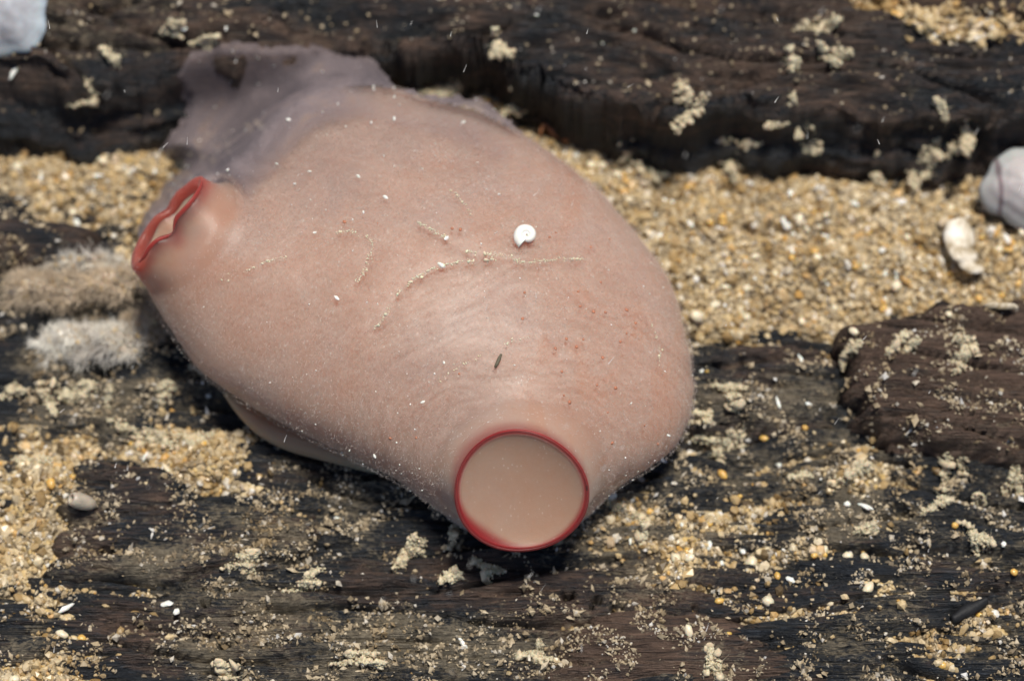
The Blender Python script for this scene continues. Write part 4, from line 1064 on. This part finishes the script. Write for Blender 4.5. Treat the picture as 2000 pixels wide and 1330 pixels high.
# ------------------------------------------------------------------ shells
def dish(name, px, py, r, dome, tilt, mat, label, ecc=1.0, seed=1, cat='shell', lift=0.2):
    c = on_top(np.array([float(np.clip(px, 0, 2000))]), np.array([py]))[0]
    if px < 0 or px > 2000: c[0] += (px - np.clip(px, 0, 2000)) * PXMM
    rg = np.random.default_rng(seed); nr, nt = 14, 64; R = r * PXMM; pts = []
    th = np.linspace(0, 2 * math.pi, nt, endpoint=False); wob = 1 + 0.07 * np.sin(3 * th + seed) + 0.05 * np.sin(5 * th + 2 * seed) + 0.02 * np.sin(11 * th)
    for lay in (0, 1):
        rr = np.linspace(0.02, 1, nr) if lay == 0 else np.linspace(1, 0.02, nr)
        for q in rr:
            zz = dome * (1 - q * q) + 0.06 * np.sin(q * 22 + np.sin(th * 2)) * q - lay * 0.22 * (1.02 - q) + 0.05 * np.sin(7 * th + seed) * q
            pts.append(np.stack([R * q * wob * np.cos(th), R * ecc * q * wob * np.sin(th), zz + 0 * th], -1))
    V = np.array(pts).reshape(-1, 3); k = 2 * nr; i = np.arange(k * nt).reshape(k, nt)
    F = np.stack([i[:-1], np.roll(i[:-1], -1, 1), np.roll(i[1:], -1, 1), i[1:]], -1).reshape(-1, 4)
    rx, rz = tilt; Rx = np.array([[1, 0, 0], [0, math.cos(rx), -math.sin(rx)], [0, math.sin(rx), math.cos(rx)]]); Ry = np.array([[math.cos(rz), 0, math.sin(rz)], [0, 1, 0], [-math.sin(rz), 0, math.cos(rz)]])
    V = V @ (Ry @ Rx).T + c + np.array([0, 0, lift])
    return tag(obj(name, V, F, mat), label, cat)
def shell_material(name, stops, line, sc):
    m = NT(name); v = m.coords(); n = m.noise(v, 0.5, 4, 0.6)
    col = m.ramp(n, stops)
    w = m.n('ShaderNodeTexWave'); w.bands_direction = 'X'; w.inputs['Scale'].default_value = sc; w.inputs['Distortion'].default_value = 5.0; w.inputs['Detail'].default_value = 2.0; w.inputs['Detail Scale'].default_value = 0.6
    m.l(v, w.inputs['Vector'])
    col = m.mix(m.ramp(w.outputs['Fac'], [(0.0, (0.8, 0.8, 0.8)), (0.05, (0, 0, 0))]), col, line)
    m.base(col); m.set(Roughness=0.7, Subsurface_Weight=0.3, Subsurface_Scale=0.4 * MM); m.bump(m.noise(v, 3, 4), 0.2, 0.08)
    return m.m
M_SHA = shell_material('grey_shell', [(0.3, (0.19, 0.18, 0.19)), (0.52, (0.36, 0.37, 0.40)), (0.75, (0.60, 0.61, 0.64))], (0.34, 0.28, 0.2), 0.10)
M_SHB = shell_material('mauve_shell', [(0.3, (0.44, 0.385, 0.375)), (0.55, (0.54, 0.50, 0.49)), (0.75, (0.64, 0.65, 0.66))], (0.17, 0.11, 0.13), 0.16)
dish('bivalve_shell', 8, 40, 98, 1.0, (0.3, -0.35), M_SHA, 'blue white worn shell wedged at the end of the wood ridge', 1.0, 3, lift=0.6)
dish('bivalve_shell', 2003, 392, 92, 1.5, (0.3, -0.25), M_SHB, 'pale mauve shell with thin dark lines resting at the edge of the sand', 0.95, 5, lift=1.4)
# bent white flake
def flake(name, pts, wds, mat, label, cat, lift=0.25, thick=0.14):
    p = smooth_line(pts, 16); w = np.interp(np.linspace(0, 1, 16), np.linspace(0, 1, len(wds)), wds) * PXMM
    P = on_top(p[:, 0], p[:, 1]); P[:, 2] = np.linspace(P[0, 2], P[-1, 2], 16) + lift
    t = np.gradient(P, axis=0); t /= np.linalg.norm(t, axis=1)[:, None]; sd_ = np.cross(t, (0, 0.35, 1)); sd_ /= np.linalg.norm(sd_, axis=1)[:, None]; up = np.cross(sd_, t)
    V = []
    for a in np.linspace(0, 2 * math.pi, 12, endpoint=False):
        cs, sn = math.cos(a), math.sin(a); V.append(P + sd_ * (w / 2 * cs)[:, None] + up * (thick * sn + 0.10 * (1 - cs * cs)))
    V = np.stack(V, 1); i = np.arange(16 * 12).reshape(16, 12)
    F = np.stack([i[:-1], i[1:], np.roll(i[1:], -1, 1), np.roll(i[:-1], -1, 1)], -1).reshape(-1, 4)
    caps = np.array([(i[e, 0], i[e, k], i[e, k + 1], i[e, k + 1]) for e in (0, -1) for k in range(1, 11)])
    T3 = np.vstack([F[:, [0, 1, 2]], F[:, [0, 2, 3]], caps[:, :3]])
    return tag(obj(name, V.reshape(-1, 3), T3, mat), label, cat)
ms = NT('stained_shell'); ms.base(ms.ramp(ms.noise(ms.coords(), 1.1, 5, 0.65, 0.6), [(0.36, (0.34, 0.26, 0.15)), (0.5, (0.68, 0.60, 0.47)), (0.66, (0.85, 0.81, 0.74))])); ms.set(Roughness=0.45); ms.bump(ms.noise(ms.coords((1, 3, 1)), 2.5, 4), 0.5, 0.1)
M_STAIN = ms.m
flake('shell_flake', [(1862, 436), (1872, 480), (1885, 520), (1897, 540), (1918, 536)], [40, 64, 58, 44, 16], M_STAIN, 'bent cream white shell flake standing in the sand beside the mauve shell', 'shell flake', 0.4)
flake('shell_flake', [(1055, 272), (1072, 266), (1090, 270), (1106, 286)], [6, 22, 24, 10], M_RUST, 'rust brown curved shell flake at the sea squirt\'s upper edge', 'shell flake', 0.35)
flake('shell_flake', [(1925, 605), (1950, 602), (1985, 612)], [8, 16, 6], M_STAIN, 'thin white shell flake tucked behind the top of the brown splinter', 'shell flake', 0.3)
flake('hollow_blob', [(1858, 1215), (1890, 1195), (1925, 1178)], [16, 30, 14], simple('hollow_black', (0.012, 0.012, 0.013), 0.6, 0.3), 'short black blob standing in for a dark hollow in the golden sand', 'hollow_blob', 0.25, 0.2)  # solid black blob stands in for a dark hollow in the sand
# capsule with an open mouth
c = on_top(np.array([165.]), np.array([985.]))[0]
pr = [(-1.0, .30), (-1.02, .42), (-0.8, .50), (-0.4, .56), (0, .55), (.4, .48), (.75, .34), (.95, .16), (1.03, .02)]
inn = [(-0.98, .26), (-0.6, .34), (-0.2, .2), (-0.1, .02)]
prof = inn[::-1] + pr; th = np.linspace(0, 2 * math.pi, 24, endpoint=False)
V = np.array([[(x_, r_ * math.cos(t), r_ * math.sin(t)) for t in th] for x_, r_ in prof]).reshape(-1, 3)
V = V @ np.array([[math.cos(.7), 0, -math.sin(.7)], [0, 1, 0], [math.sin(.7), 0, math.cos(.7)]]) * 0.7 + c + np.array([0, 0, 0.3])
i = np.arange(len(prof) * 24).reshape(-1, 24); F = np.stack([i[:-1], np.roll(i[:-1], -1, 1), np.roll(i[1:], -1, 1), i[1:]], -1).reshape(-1, 4)
tag(obj('shell_capsule', V, F, simple('capsule', (0.40, 0.345, 0.27), 0.35, 0.5, 0.2, 2.5, 0.3)), 'small pale oval shell with a dark open mouth beside the black plate', 'shell')
# spiral snail shell sitting on the tunic
bp, bn, _ = body_at(np.array([1028.]), np.array([462.])); bp = bp[0]; bn = norm(bn[0] + AX_W * 1.5)
t = np.linspace(0, 1, 70); ang = t * 3.5 * math.pi + 2.6
rad = 0.02 + 0.40 * t ** 1.2; tr = 0.06 + 0.21 * t ** 1.1
e1 = norm(np.cross(bn, (0, 1, 0.2))); e2 = np.cross(bn, e1)
path = bp + bn * (0.16 + 0.12 * (1 - t))[:, None] + e1 * (rad * np.cos(ang))[:, None] + e2 * (rad * np.sin(ang))[:, None]
sv, sf = tube(path, tr, 12); sn = empty('snail_shell', bp); tag(sn, 'tiny white coiled snail shell resting on the sea squirt', 'snail shell')
obj('whorl', sv, quads_to_tris(sf), M_WHITE, sn)
a = path[-1]; tn = norm(path[-1] - path[-2]); n1 = norm(np.cross(tn, bn)); n2 = np.cross(tn, n1)
mp = np.array([a + (n1 * math.cos(q) + n2 * math.sin(q)) * tr[-1] for q in np.linspace(0, 2 * math.pi, 25)])
mv_, mf_ = tube(mp, 0.03, 6, cap=False); obj('mouth_lip', mv_, np.array(mf_), M_WHITE, sn)
# rod shaped pellet and larger chips on the tunic
bp, bn, _ = body_at(np.array([967., 971., 975., 979.]), np.array([718., 710., 701., 692.]))
pv_, pf_ = tube(bp + bn * 0.08, [0.06, 0.085, 0.085, 0.05], 8)
tag(obj('pellet', pv_, quads_to_tris(pf_), M_PELLET), 'small olive brown rod pellet lying on the pink tunic above the front siphon', 'pellet')
v, f = stone_mesh(90, (ICO2_V, ICO2_F), 0.2, (1.5, .7, .5)); me = raw_mesh('chip', v, f, False); me.materials.append(M_WHITE)
for px, py, d in [(872, 466, 13), (862, 519, 16), (753, 386, 11), (658, 582, 13), (826, 785, 9), (867, 708, 8), (710, 415, 7), (700, 345, 9), (732, 890, 9), (1305, 850, 8), (615, 455, 8), (770, 233, 9), (905, 240, 9), (510, 195, 9), (565, 235, 12), (413, 300, 12), (660, 205, 7), (508, 128, 6), (445, 333, 8)]:
    p, n_, okk = body_at(np.array([float(px)]), np.array([float(py)]))
    if not okk[0]: continue
    o = bpy.data.objects.new('tunic_chip', me); COL.objects.link(o); o.location = (p[0] + n_[0] * 0.03) * MM; o.scale = (d * PXMM * 0.36,) * 3
    o.rotation_euler = (random.uniform(-.5, .5), random.uniform(-.5, .5), random.uniform(0, 6.28))
    tag(o, 'tiny white shell chip stuck to the pink skin of the sea squirt', 'shell chip', 'white chips on the sea squirt')
# drifting specks in the water
rg = np.random.default_rng(61); n = 170
w = rg.uniform(3, 26, n); u, v = uv_of(rg.uniform(-60, 2060, n), rg.uniform(-40, 1370, n), w); P = cam2world(u, v, w)
P[:, 2] = np.maximum(P[:, 2], top(P[:, 0], P[:, 1]) + 0.5)
hv, hf = hairs(P, np.array([0.4, 0.8, 0.3]) + rg.normal(0, .25, (n, 3)), rg.uniform(0.1, 0.42, n), rg.uniform(0.02, 0.055, n), rg, 0.15)
tag(obj('marine_snow', hv, hf, M_SNOW, origin=(0, 0, 0)), 'tiny pale specks drifting in the water above the wood', 'specks', kind='stuff')
